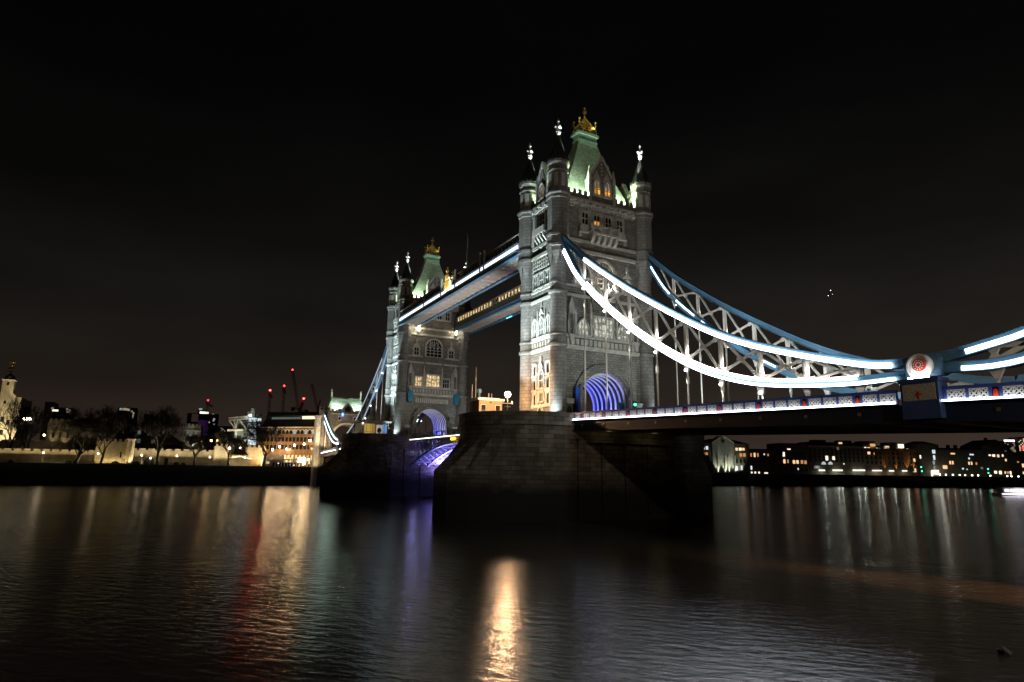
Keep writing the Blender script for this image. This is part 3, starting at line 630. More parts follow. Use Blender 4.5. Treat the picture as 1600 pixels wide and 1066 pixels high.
def chain(mm, yc, side, label, slabel, lit=True):
    """side: -1 outer face towards -y"""
    out = -1 if yc < 0 else 1
    t = thing('suspension_chain', label, 'suspension chain', (mm(6.5), yc, 43.5), 'bridge suspension chains')
    def chord(name, f, x0, x1, par):
        o = sweep(f, x0, x1, 1.375, yc-.28, yc+.28, -.36, .36, mm)
        for h in (.36, -.42):
            fl = sweep(f, x0, x1, 1.375, yc-.42, yc+.42, h, h+.06, mm); o.add(fl.v, fl.f)
        rb = sweep(f, x0, x1, 1.375, yc-.33, yc+.33, -.06, .06, mm); o.add(rb.v, rb.f)
        return recalc(o.build(name, BLUE, par))
    cu = chord('upper_chord', ZU, 6.0, 61.2, t); cl = chord('lower_chord', ZL, 6.0, 61.2, t)
    if lit:
        ys = (yc+out*.43, yc+out*.52)
        a = sweep(ZU, 13.6, 60.3, 1.1, ys[0], ys[1], -.36, .10, mm); recalc(a.build('light_strip', LED if mm is ident else LEDN, cu))
        a = sweep(ZL, 7.6, 60.5, 1.1, ys[0], ys[1], -.38, -.12, mm); recalc(a.build('light_strip', LED if mm is ident else LEDN, cl))
        a = sweep(ZL, 7.6, 57.0, 1.1, ys[0], ys[1], .14, .25, mm); recalc(a.build('light_strip', LED if mm is ident else LEDN, cl))
        a = sweep(ZL, 13.6, 57.0, 1.1, yc-.25, yc-.17, .43, .50, mm) if out < 0 else sweep(ZL, 13.6, 57.0, 1.1, yc+.17, yc+.25, .43, .50, mm); recalc(a.build('light_strip', glow((1, .97, .92), 16) if mm is ident else LEDN, cl))
    else:
        for x0, x1 in ((7.6, 12.2), (13.8, 17.8), (19.4, 23.2), (30.5, 33), (52, 54.2), (56.5, 60)):
            ys = (yc-out*.43, yc-out*.5)
            a = sweep(ZL, x0, x1, 1.1, min(ys), max(ys), .05, .28, mm); recalc(a.build('light_strip', LEDB, cl))
    pl = glow((1, .97, .92), 1.0)
    for i, x in enumerate(NODES):
        if ZU(x)-ZL(x) > 1.2:
            mb = MB().beam((mm(x), yc, ZL(x)+.3), (mm(x), yc, ZU(x)-.3), .2, .34, (1, 0, 0))
            for d in (-.2, .2): mb.beam((mm(x+d), yc, ZL(x)+.3), (mm(x+d), yc, ZU(x)-.3), .34, .06, (0, 1, 0))
            mb.build('vertical_strut', CREAMP, t)
        if i < len(NODES)-1:
            x2 = NODES[i+1]; mb = MB()
            for z0, z1 in ((ZL(x)+.25, ZU(x2)-.25), (ZU(x)-.25, ZL(x2)+.25)):
                a, b = Vector((mm(x), yc, z0)), Vector((mm(x2), yc, z1)); mb.beam(a, b, .16, .3); mb.beam(a, b, .36, .07)
                for e, q in ((a, b), (b, a)): d = (q-e).normalized(); mb.beam(e, e+d*1.0, .2, .55)
            c = Vector((mm((x+x2)/2), yc, (ZL(x)+ZU(x)+ZL(x2)+ZU(x2))/4)); mb.tube(c-Vector((0, .16, 0)), c+Vector((0, .16, 0)), .34, .34, 10)
            mb.build('cross_brace', CREAMP, t)
            if ZU(x)-ZL(x) > 1.5 and mm is ident: lamp('node_light', 'POINT', (mm(x+.6), yc+out*.3, ZL(x)+1.2), 110, (1, .97, .92), None, .04)
    # first short bay up by the tower
    a, b = Vector((mm(9.6), yc, ZU(9.6)-.3)), Vector((mm(13), yc, ZL(13)+.4)); MB().beam(a, b, .16, .28).build('cross_brace', CREAMP, t)
    for x in NODES:
        zb, zt = DZ(x)+1.0, ZL(x)-.35
        mb = MB().tube((mm(x), yc, zb), (mm(x), yc, zt), .115, .115, 8)
        mb.prism([(mm(x-.55), yc-.12, zt+.1), (mm(x+.55), yc-.12, zt+.1), (mm(x+.14), yc-.12, zt-1.0), (mm(x-.14), yc-.12, zt-1.0)], (0, .24, 0))
        if zt-zb > 3: zm = zb+(zt-zb)*.62; mb.tube((mm(x), yc, zm-.45), (mm(x), yc, zm+.45), .2, .2, 8)
        hr = recalc(mb.build('hanger_rod', CREAMP, t))
        if zt-zb > 1.5: 
            q = MB().ball((mm(x)+.0, yc+out*.32, zt-.75), .17, 8); q.build('hanger_lamp', glow((.95, .97, 1), 9.0), hr)
            if lit and mm is ident: lamp('hanger_spot', 'SPOT', (mm(x)-.1, yc+out*.75, zt-.6), 900+9*(zt-zb)**2, (1, .98, .95), (mm(x), yc, zb+(zt-zb)*.25), .05, 26)
    # short chain beyond the pin
    if slabel is None: return
    u = thing('suspension_chain', slabel, 'suspension chain', (mm(62.3), yc, 13.7), 'bridge suspension chains')
    c2 = chord('upper_chord', SU, 63.4, 94, u); c3 = chord('lower_chord', SL, 63.4, 94, u)
    if lit:
        a = sweep(SU, 66.2, 94, 1.1, min(yc+out*.43, yc+out*.52), max(yc+out*.43, yc+out*.52), -.34, .06, mm); recalc(a.build('light_strip', LEDB, c2))
        a = sweep(SL, 65.8, 94, 1.1, min(yc+out*.43, yc+out*.52), max(yc+out*.43, yc+out*.52), -.34, .02, mm); recalc(a.build('light_strip', LEDB, c3))
    xs = [68.0+5.5*k for k in range(5)]
    for i, x in enumerate(xs):
        mb = MB().prism([(mm(x-.5), yc-.12, SL(x)+.3), (mm(x+.5), yc-.12, SL(x)+.3), (mm(x+.18), yc-.12, (SL(x)+SU(x))/2), (mm(x+.5), yc-.12, SU(x)-.3), (mm(x-.5), yc-.12, SU(x)-.3), (mm(x-.18), yc-.12, (SL(x)+SU(x))/2)], (0, .24, 0))
        recalc(mb.build('vertical_strut', CREAMP, u))
        mb = MB().prism([(mm(x-.6), yc-.12, SL(x)-.3), (mm(x+.6), yc-.12, SL(x)-.3), (mm(x+.14), yc-.12, SL(x)-1.15), (mm(x-.14), yc-.12, SL(x)-1.15)], (0, .24, 0)).tube((mm(x), yc, DZ(x)+1.0), (mm(x), yc, SL(x)-.9), .13, .13, 8)
        recalc(mb.build('hanger_rod', CREAMP, u))
        if i < len(xs)-1:
            x2 = xs[i+1]; mb = MB()
            for z0, z1 in ((SL(x)+.25, SU(x2)-.25), (SU(x)-.25, SL(x2)+.25)): mb.beam((mm(x), yc, z0), (mm(x2), yc, z1), .2, .38)
            mb.build('cross_brace', CREAMP, u)
chain(ident, -9.3, -1, 'long near suspension chain outlined by two white light strips', 'short suspension chain rising to the right of the round red rosette')
chain(ident, 9.3, 1, 'long blue suspension chain behind the brightly lit near one', 'short blue suspension chain low behind the right parapet panels', lit=False)
chain(mir, -9.3, -1, 'blue suspension chain falling left from the far tower', 'small lit suspension chain hanging from the green roofed gate tower')
chain(mir, 9.3, 1, 'suspension chain seen through the archway of the far tower', None, lit=False)
# ------------------------------------------------------------------ pin joints with rosette, and their pedestals
def rosette(mm, yc, label):
    out = -1 if yc < 0 else 1; x = 62.78
    t = thing('pin_joint', label, 'bridge joint', (mm(x), yc, 12.7), 'pin joints of the chains')
    mb = MB().prism([(mm(x-1.4), yc-.5, 13.0), (mm(x+1.5), yc-.5, 13.0), (mm(x+1.6), yc-.5, 14.5), (mm(x+1.1), yc-.5, 14.9), (mm(x-1.1), yc-.5, 14.85), (mm(x-1.4), yc-.5, 14.4)], (0, 1.0, 0))
    for s in (-1, 1):
        for k in range(4): mb.box(min(mm(x+s*1.4), mm(x+s*1.62)), max(mm(x+s*1.4), mm(x+s*1.62)), yc-.56, yc+.56, 13.1+k*.4, 13.2+k*.4)
    recalc(mb.build('joint_casing', BLUE, t))
    def disc(r0, r1, z, y0, y1, n=32):
        V = []; F = []
        for y in (y0, y1):
            for r in (r0, r1): V += [(mm(x)+r*math.cos(2*math.pi*i/n), y, z+r*math.sin(2*math.pi*i/n)) for i in range(n)]
        for i in range(n):
            j = (i+1) % n; F += [(i, j, n+j, n+i), (2*n+i, 3*n+i, 3*n+j, 2*n+j), (n+i, n+j, 3*n+j, 3*n+i), (i, 2*n+i, 2*n+j, j)]
        return MB().add(V, F)
    y0 = yc+out*.5
    recalc(disc(.02, 1.02, 13.86, y0, y0+out*.22).build('white_disc', WHITEP, t)); recalc(disc(.92, 1.06, 13.86, y0+out*.22, y0+out*.34).build('disc_rim', WHITEP, t))
    ro = recalc(disc(.02, .53, 13.98, y0+out*.23, y0+out*.42).build('rosette', RED, t))
    mb = MB(); 
    for k in range(12):
        for r in (.2, .38):
            a = 2*math.pi*(k+.5*(r > .3))/12; mb.ball((mm(x)+r*math.cos(a), y0+out*.44, 13.98+r*math.sin(a)), .045, 5)
    mb.build('rosette_boss', WHITEP, ro)
    MB().box(mm(x)-.8, mm(x)+.8, min(y0+out*.45, y0+out*.75), max(y0+out*.45, y0+out*.75), 12.86, 12.92).build('light_strip', glow((.9, .96, 1), 30), t)
    p = thing('joint_pedestal', ('navy pedestal with a red cross plaque under the round rosette' if mm(x) > 0 and yc < 0 else 'navy pedestal under the round joint of the '+('chain seen behind the near parapet' if mm(x) > 0 else ('far left chain' if yc < 0 else 'farthest hidden chain'))), 'pedestal', (mm(x), yc, 9.4), 'pedestals of the pin joints')
    yf = yc+out*1.25
    MB().box(mm(x)-1.5, mm(x)+1.5, min(yc-out*.2, yf), max(yc-out*.2, yf), 9.5, 12.84).build('pedestal_body', DBLUE, p)
    MB().box(mm(x)-1.62, mm(x)+1.62, min(yc-out*.25, yf+out*.1), max(yc-out*.25, yf+out*.1), 12.5, 12.8).build('pedestal_cap', DBLUE, p)
    mb = MB().box(mm(x)-1.3, mm(x)+1.3, min(yf, yf+out*.05), max(yf, yf+out*.05), 11.0, 12.35); pq = mb.build('plaque', flat('plaque_stone', (.36, .34, .28), .7, 0, .35, 5), p)
    MB().box(mm(x)-.06, mm(x)+.06, min(yf+out*.05, yf+out*.09), max(yf+out*.05, yf+out*.09), 11.12, 11.78).box(mm(x)-.28, mm(x)+.28, min(yf+out*.05, yf+out*.085), max(yf+out*.05, yf+out*.085), 11.45, 11.57).build('red_cross', RED, pq)
for mm, yc, lb in ((ident, -9.3, 'large white disc joint with red rosette joining the lit chains'), (ident, 9.3, 'disc joint half hidden behind the parapet at the right edge'), (mir, -9.3, 'small distant disc joint left of the far pier')):
    rosette(mm, yc, lb)
# ------------------------------------------------------------------ decks of the shore spans
def slab(mb, mm, x0, x1, y0, y1, a, b):
    f = lambda x, d: (mm(x), DZ(x)+d)
    P = []
    for d in (a, b):
        for x, y in ((x0, y0), (x1, y0), (x1, y1), (x0, y1)): P.append((mm(x), y, DZ(x)+d))
    return mb.hexa(P)
def deck(mm, label):
    t = thing('shore_span', label, 'bridge deck', (mm(52), 0, 10.5))
    recalc(slab(MB(), mm, 10.7, 95, -9.4, 9.4, -.35, -.02).build('roadway', ASPH, t))
    for s in (-1, 1):
        mb = MB(); slab(mb, mm, 10.72, 95, min(s*9.45, s*9.85), max(s*9.45, s*9.85), -1.45, -.05); slab(mb, mm, 10.72, 95, min(s*9.3, s*10.1), max(s*9.3, s*10.1), -1.6, -1.46)
        recalc(mb.build('edge_girder', flat('girder_navy', (.010, .017, .045), .5), t))
    mb = MB()
    for k in range(16): x = 13+5.5*k-2.75*0; slab(mb, mm, x-.2, x+.2, -9.2, 9.2, -1.5, -.4)
    recalc(mb.build('cross_girder', STEEL, t))
    mb = MB()
    for y in (-6, -2.2, 2.2, 6): slab(mb, mm, 10.8, 95, y-.12, y+.12, -1.05, -.42)
    recalc(mb.build('stringer', STEEL, t))
    me = MB().box(-.14, .14, -.04, .04, -.14, .14).mesh('girder_plate', GOLD)
    if mm is ident:
        for x in NODES+[68]: inst('girder_plate', me, t, (x, -9.9, DZ(x)-.75))
    return t
deck(ident, 'near shore span deck with dark girders leading right from the tall tower'); deck(mir, 'far shore span deck beyond the far tower')
def lattice_panel():
    mb = MB(); w, h = 1.36, .74
    def bar(a, b, c=.085): mb.beam((a[0], 0, a[1]), (b[0], 0, b[1]), c, .05, (0, 1, 0))
    for z in (-h/2, h/2): bar((-w/2-.03, z), (w/2+.03, z), .07)
    for x in (-w/2, 0, w/2): bar((x, -h/2), (x, h/2), .07)
    for cx in (-w/4, w/4):
        mb.box(cx-.1, cx+.1, -.03, .03, -.1, .1)
        for sx_, sz in ((-1, -1), (1, -1), (1, 1), (-1, 1)):
            bar((cx+sx_*w/4*.96, sz*h/2*.96), (cx+sx_*.07, sz*.07), .1)
            bar((cx+sx_*.29, 0), (cx+sx_*.17, sz*.17), .055); bar((cx, sz*.33), (cx+sx_*.17, sz*.18), .055)
    return mb
PBLUE = flat('parapet_blue', (.05, .085, .27), .4, 0, .1)
def parapet(mm, s, label, dense):
    t = thing('parapet', label, 'parapet', (mm(52), s*9.9, 12), 'shore span parapets')
    o = s
    mb = MB(); yb = s*9.72
    def sl(x0, x1, y0, y1, a, b): slab(mb, mm, x0, x1, min(y0, y1), max(y0, y1), a, b)
    for x0, x1 in ((10.78, 60.55), (64.05, 95)):
        sl(x0, x1, s*9.72, s*9.85, .0, 1.12); sl(x0, x1, s*9.62, s*10.06, 1.12, 1.22); sl(x0, x1, s*9.85, s*9.96, .98, 1.12); sl(x0, x1, s*9.72, s*10.22, -.05, .02); sl(x0, x1, s*9.85, s*9.98, .02, .14)
    body = recalc(mb.build('parapet_body', PBLUE, t))
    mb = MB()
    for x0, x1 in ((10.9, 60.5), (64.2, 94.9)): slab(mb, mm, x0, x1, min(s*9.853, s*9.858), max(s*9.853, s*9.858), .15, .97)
    recalc(mb.build('shade_sheet', flat('shade_backing', (.006, .007, .012), .8), t))  # near-black sheet stands in for the shade behind the lattice gaps
    if not dense: return
    for x0, x1 in ((10.8, 60.5), (64.1, 95)):
        mb = MB(); slab(mb, mm, x0, x1, min(s*10.1, s*10.2), max(s*10.1, s*10.2), .03, .17); recalc(mb.build('light_strip', glow((.88, .93, 1), 9.0), t))
    me = lattice_panel().mesh('lattice_panel', WHITEP); mp = MB().box(-.12, .12, -.06, .06, 0, 1.0).box(-.17, .17, -.09, .09, .86, .98).mesh('post', PBLUE)
    sl_ = math.atan(.0311)
    mr = MB().prism([(-.17, -.05, -.33), (.17, -.05, -.33), (.17, -.05, .1), (.1, -.05, .26), (0, -.05, .34), (-.1, -.05, .26), (-.17, -.05, .1)], (0, .08, 0)).mesh('marker_panel', RED)
    xs = [NODES[0]-5.5+5.5*k for k in range(17)]
    for nx in xs:
        if nx > 10.9 and not 60.4 < nx < 64.3:
            inst('marker_panel', mr, t, (mm(nx), s*9.93, DZ(nx)+.48), (0, sl_, 0))
            for d in (-.36, .36): inst('post', mp, t, (mm(nx+d), s*9.9, DZ(nx+d)+.1))
        wd = (5.5-.72)/3
        for j in range(3):
            x = nx+.36+(j+.5)*wd
            if 11.3 < x < 60 or x > 64.9: inst('lattice_panel', me, t, (mm(x), s*9.9, DZ(x)+.55), (0, sl_, 0))
            x = nx+.36+j*wd
            if j and (11 < x < 60.5 or x > 64.2): inst('post', mp, t, (mm(x), s*9.9, DZ(x)+.1))
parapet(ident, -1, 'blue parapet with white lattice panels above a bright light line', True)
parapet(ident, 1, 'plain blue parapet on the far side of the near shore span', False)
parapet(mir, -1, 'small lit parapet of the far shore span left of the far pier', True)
# ------------------------------------------------------------------ opening middle span
def bascule():
    t = thing('bascule_span', 'opening middle span lit violet underneath between the two piers', 'bridge span', (-SPAN/2, 0, 11))
    x0, x1 = -SPAN+10.7, -10.7; xm = -SPAN/2
    MB().box(x0, x1, -7.6, 7.6, 11.95, 12.3).build('roadway', ASPH, t)
    arcz = lambda x: 10.9-5.3*((x-xm)/(xm-x0))**2
    VI = flat('girder_paint', (.55, .56, .62), .5)
    for y in (-7.3, -2.5, 2.5, 7.3):
        mb = MB(); n = 22
        for i in range(n):
            a, b = x0+(x1-x0)*i/n, x0+(x1-x0)*(i+1)/n
            mb.hexa([(a, y-.25, arcz(a)-.45), (b, y-.25, arcz(b)-.45), (b, y+.25, arcz(b)-.45), (a, y+.25, arcz(a)-.45), (a, y-.25, arcz(a)), (b, y-.25, arcz(b)), (b, y+.25, arcz(b)), (a, y+.25, arcz(a))])
        g = mb.build('arch_rib', BLUE if abs(y) > 5 else VI, t); mb = MB()
        for i in range(1, n):
            a = x0+(x1-x0)*i/n
            if 11.6-arcz(a) > .5: mb.box(a-.12, a+.12, y-.12, y+.12, arcz(a), 11.9)
            b = x0+(x1-x0)*(i+1)/n
            if i < n-1 and 11.6-arcz(a) > .8: mb.beam((a, y, arcz(a)), (b, y, 11.8), .12, .14); mb.beam((a, y, 11.8), (b, y, arcz(b)), .12, .14)
        mb.build('spandrel_bracing', VI, g)
    mb = MB()
    for i in range(1, 22): a = x0+(x1-x0)*i/22; mb.box(a-.12, a+.12, -7.1, 7.1, max(arcz(a)-.3, 6), max(arcz(a)-.05, 6.25)); mb.box(a-.15, a+.15, -7.2, 7.2, 11.55, 11.93)
    mb.build('cross_bracing', VI, t)
    mb = MB(); n = 22
    for i in range(n):
        a, b = x0+(x1-x0)*i/n, x0+(x1-x0)*(i+1)/n
        mb.hexa([(a+.14, -7.0, arcz(a)+.1), (b-.14, -7.0, arcz(b)+.1), (b-.14, 7.0, arcz(b)+.1), (a+.14, 7.0, arcz(a)+.1), (a+.14, -7.0, arcz(a)+.16), (b-.14, -7.0, arcz(b)+.16), (b-.14, 7.0, arcz(b)+.16), (a+.14, 7.0, arcz(a)+.16)])
    mb.build('soffit_plate', flat('soffit_paint', (.22, .22, .26), .6), t)
    mb = MB()
    for i in range(n):
        a, b = x0+(x1-x0)*i/n, x0+(x1-x0)*(i+1)/n
        for y in (-7, -4.9, -2.4, 0, 2.4, 4.9):
            mb.beam((a, y, arcz(a)-.12), (b, y+2.3, arcz(b)-.12), .16, .2); mb.beam((a, y+2.3, arcz(a)-.12), (b, y, arcz(b)-.12), .16, .2)
    mb.build('soffit_lattice', VI, t)
    for s in (-1, 1):
        mb = MB().box(x0, x1, min(s*7.6, s*7.9), max(s*7.6, s*7.9), 11.6, 12.32).box(x0, x1, s*7.75-.08, s*7.75+.08, 13.5, 13.62).box(x0, x1, s*7.75-.05, s*7.75+.05, 12.45, 12.53)
        k = 64
        for i in range(k+1): a = x0+(x1-x0)*i/k; w = .09 if i % 4 == 0 else .04; mb.box(a-w, a+w, s*7.75-w, s*7.75+w, 12.32, 13.5)
        mb.build('railing', flat('railing_paint', (.09, .085, .08), .6), t)
    MB().box(x0, x1, -8.02, -7.92, 12.12, 12.26).build('light_strip', glow((1, .96, .94), 4), t)
    for xx in (-41.6, -40.4): MB().ball((xx, -8.25, 11.45), .3, 10).build('warning_lamp', glow((1, .5, .02), 14), t)
bascule()
# ------------------------------------------------------------------ high level walkways
def walkway(s, label):
    t = thing('high_walkway', label, 'walkway', (-SPAN/2, s*8.3, 44.3), 'high level walkways between the towers')
    x0, x1 = -SPAN+6.2, -6.2; yo, yi = s*10.8, s*5.9
    lo, hi = min(yo, yi), max(yo, yi)
    GR = flat('grating_grey', (.30, .295, .29), .7)
    for y in (yo, yi):
        MB().box(x0, x1, y-.22, y+.22, 44.25, 45.0).box(x0, x1, y-.4, y+.4, 44.15, 44.25).box(x0, x1, y-.34, y+.34, 45.0, 45.12).build('bottom_girder', BLUE, t)
    mb = MB().box(x0, x1, lo+.45, hi-.45, 44.62, 44.7); fl = mb.build('floor', GR, t)
    mb = MB(); n = 26
    for i in range(n+1):
        a = x0+(x1-x0)*i/n; mb.box(a-.09, a+.09, lo+.42, hi-.42, 44.3, 44.6)
        if i < n:
            b = x0+(x1-x0)*(i+1)/n; mb.beam((a, lo+.45, 44.5), (b, hi-.45, 44.5), .12, .12); mb.beam((a, hi-.45, 44.5), (b, lo+.45, 44.5), .12, .12)
            for q in (.25, .5, .75): c = a+(b-a)*q; mb.box(c-.03, c+.03, lo+.42, hi-.42, 44.42, 44.55)
    mb.build('floor_bracing', CREAMP, fl)
    MB().box(x0, x1, lo+.3, hi-.3, 48.35, 48.5).prism([(x0, lo+.1, 48.5), (x0, hi-.1, 48.5), (x0, (lo+hi)/2, 49.5)], (x1-x0, 0, 0)).build('roof', DSLATE, t)
    for y in (yo, yi):
        mb = MB().box(x0, x1, y-.12, y+.12, 48.2, 48.45); n = 44
        for i in range(n):
            a, b = x0+(x1-x0)*i/n, x0+(x1-x0)*(i+1)/n
            mb.beam((a, y, 46.4), (b, y, 48.3), .1, .14); mb.beam((a, y, 48.3), (b, y, 46.4), .1, .14)
        mb.build('lattice_girder', flat('lattice_brown', (.30, .26, .22), .6), t)
        MB().box(x0, x1, y-.16, y+.16, 45.2, 46.4).build('side_panel', WHITEP if y == yo else flat('girder_grey', (.06, .07, .07), .6), t)
    MB().box(x0, x1, lo+.7, hi-.7, 46.4, 48.1).build('gallery_glass', GLASS, t)
    if s < 0:
        MB().box(x0, x1, yo-.34, yo-.2, 45.32, 46.05).build('light_strip', glow((.92, .95, 1), 1.7), t)
        mb = MB()
        for i in range(60): a = x0+(x1-x0)*(i+.5)/60; mb.box(a-.05, a+.05, yo-.3, yo-.17, 46.08, 46.38)
        mb.build('panel_rib', BLUE, t)
        mb = MB().box(x0, x1, yo-.42, yo-.16, 46.42, 46.52).box(x0, x1, yo-.42, yo-.16, 45.12, 45.26)
        mb.build('panel_rail', BLUE, t)
        for x in (-56.2, -44.6, -35.9, -22.6, -20.7): MB().box(x-.28, x+.28, yo-.45, yo-.1, 45.3, 49.2).box(x-.36, x+.36, yo-.52, yo-.05, 49.2, 49.45).build('post', flat('post_blue', (.2, .3, .38), .5), t)
        MB().box(-22.3, -21.0, yo-.2, yo, 46.6, 48.8).build('shield_panel', flat('crest_brown', (.2, .12, .08), .6), t)
        # the gilded crest in the middle
        x = -40.2
        c = MB().prism([(x-1.7, yo-.5, 45.3), (x+1.7, yo-.5, 45.3), (x+1.7, yo-.5, 47.2), (x+1.1, yo-.5, 48.6), (x-1.1, yo-.5, 48.6), (x-1.7, yo-.5, 47.2)], (0, .25, 0)).build('crest_panel', WHITEP, t); recalc(c)
        mb = MB().prism([(x-.7, yo-.75, 47.9), (x-.7, yo-.75, 46.6), (x, yo-.75, 45.8), (x+.7, yo-.75, 46.6), (x+.7, yo-.75, 47.9)], (0, .22, 0))
        for q in (-1.15, 1.15):
            mb.ball((x+q, yo-.68, 47.5), .26, 7); mb.beam((x+q, yo-.65, 45.7), (x+q*.95, yo-.65, 47.4), .2, .4)
        mb.lathe(x, yo-.6, [(.5, 48.3), (.62, 49.0), (.3, 49.6), (.12, 49.9)], 8).ball((x, yo-.6, 50.3), .4, 8).ball((x, yo-.6, 51.0), .2, 6)
        for q in (-.5, .5): mb.ball((x+q, yo-.6, 49.2), .2, 6)
        recalc(mb.build('gilded_arms', GOLD, c))
        for sx_ in (-1, 1):
            lamp('crest_floodlight', 'SPOT', (x+sx_*3.0, yo-2.6, 44.6), 7000, (1, .86, .55), (x, yo-.4, 47.8), .1, 60)
    else:
        me = MB().box(-.38, .38, -.04, .04, -.55, .55).mesh('gallery_window', WARM)
        for i in range(38):
            x = x0+3+i*1.75
            if i in (13, 14, 24, 33): continue
            inst('gallery_window', me, t, (x, yi-s*.2, 47.35))
        MB().box(-52.2, -49.2, yo-s*.3, yo-s*.02, 44.0, 44.14).build('blue_lamp', glow((.1, .6, 1), 3), t)
walkway(-1, 'near high walkway with white lit side and gilded crest'); walkway(1, 'far high walkway with a row of golden lit windows')
tag(MB().tube((-75.2, 8.7, 52), (-75.2, 8.7, 76), .11, .05, 6).build('flagpole', STEEL, None, off=(-75.2, 8.7, 52)), 'thin tall flagpole with furled flag beside the far tower', 'flagpole')
MB().prism([(-75.1, 8.7, 73.8), (-74.6, 8.7, 73.2), (-74.7, 8.7, 70.2), (-75.1, 8.7, 70.6)], (0, .12, 0)).build('flag', flat('flag_cloth', (.08, .05, .05), .9), bpy.data.objects['flagpole'])
# ================================================================== SMALL THINGS ON THE PIERS
def globe_lamp(name, label, x, y, z0, z, col, r, L, group=None, pole=.07, arms=0):
    t = thing(name, label, 'lamp', (x, y, z0), group)
    mb = MB().tube((x, y, z0), (x, y, z-r*.9), pole, pole*.7, 6).lathe(x, y, [(pole*2.2, z0), (pole*2.2, z0+.5), (pole, z0+.7)], 8)
    if arms:
        mb.box(x-.05, x+.05, y-arms, y+arms, z-r-1.1, z-r-.95)
        for s in (-1, 1): mb.box(x-.08, x+.08, y+s*arms-.08, y+s*arms+.08, z-r-1.1, z-r-.6)
        mb.box(x-.25, x+.25, y-.45, y+.45, z-r-1.6, z-r-1.5)
    mb.build('lamp_post', STEEL, t)
    MB().ball((x, y, z), r, 8).build('lamp_globe', glow(col, L), t)
    return t
globe_lamp('floodlight_mast', 'dazzling orange floodlight on a short mast at the end of the near pier', .6, -16.2, 12.5, 17.0, (1, .58, .30), .46, 820, None, .1, .85)
def cabin():
    t = thing('control_cabin', 'small flat roofed yellow brick cabin on the near pier', 'cabin', (-6.2, -16.3, 12.5))
    MB().box(-9.0, -5.4, -18.6, -14.1, 12.5, 16.5).build('wall', masonry('cabin_brick', (.34, .26, .14), (.28, .21, .11), (.2, .17, .12), .5, .16, bump=.2), t)
    MB().box(-9.3, -5.1, -18.9, -13.8, 16.5, 16.85).box(-8.6, -5.8, -18.2, -14.4, 16.86, 17.0).build('roof', CREAMP, t)
    for y in (-17.75, -15.0):
        w = MB().box(-5.42, -5.34, y-.48, y+.48, 14.4, 15.75).build('window', TRIM, t); MB().box(-5.335, -5.31, y-.42, y+.42, 14.46, 15.69).build('pane', GLASS, w)
    MB().tube((-7, -16, 17), (-7, -16, 17.9), .1, .1, 8).tube((-7, -15.4, 17), (-7, -15.4, 17.9), .1, .1, 8).build('vent_pipe', STEEL, t)
    MB().box(-5.3, -5.2, -16.6, -16.3, 16.0, 16.25).build('alarm_box', DARK, t)
cabin()
lamp('cabin_bulkhead_light', 'POINT', (-3.2, -17.2, 16.2), 55, (1, .7, .35), None, .12)
tag(MB().tube((-8, -18.0, 12.5), (-8, -18.1, 22.6), .07, .04, 6).build('mast', CREAMP, None, off=(-8, -18, 12.5)), 'tall slim white mast beside the yellow cabin', 'mast')
tag(MB().tube((-8, -18.75, 12.5), (-8, -18.75, 19.4), .06, .04, 6).build('mast', CREAMP, None, off=(-8, -18.7, 12.5)), 'shorter white mast just left of the tall slim one', 'mast')
tt = thing('ship_ventilator', 'blue cowl ventilator on the cabin roof beside the masts', 'ventilator', (-7.9, -17.4, 17.0))
MB().tube((-7.9, -17.4, 17.0), (-7.9, -17.4, 17.9), .2, .2, 8).lathe(-7.9, -17.4, [(.2, 17.9), (.42, 18.1), (.45, 18.5), (.3, 18.7)], 8).build('cowl', BLUE, tt)
mb = MB()
for i in range(9): y = -19.5+i*.72; mb.tube((-3.4, y, 13.3), (-3.4, y, 14.6), .035, .035, 5)
mb.beam((-3.4, -19.5, 14.55), (-3.4, -13.7, 14.55), .06, .06).beam((-3.4, -19.5, 14.0), (-3.4, -13.7, 14.0), .04, .04)
tag(mb.build('handrail', STEEL, None, off=(-3.4, -16.5, 13.3)), 'thin metal handrail in front of the yellow cabin', 'railing')
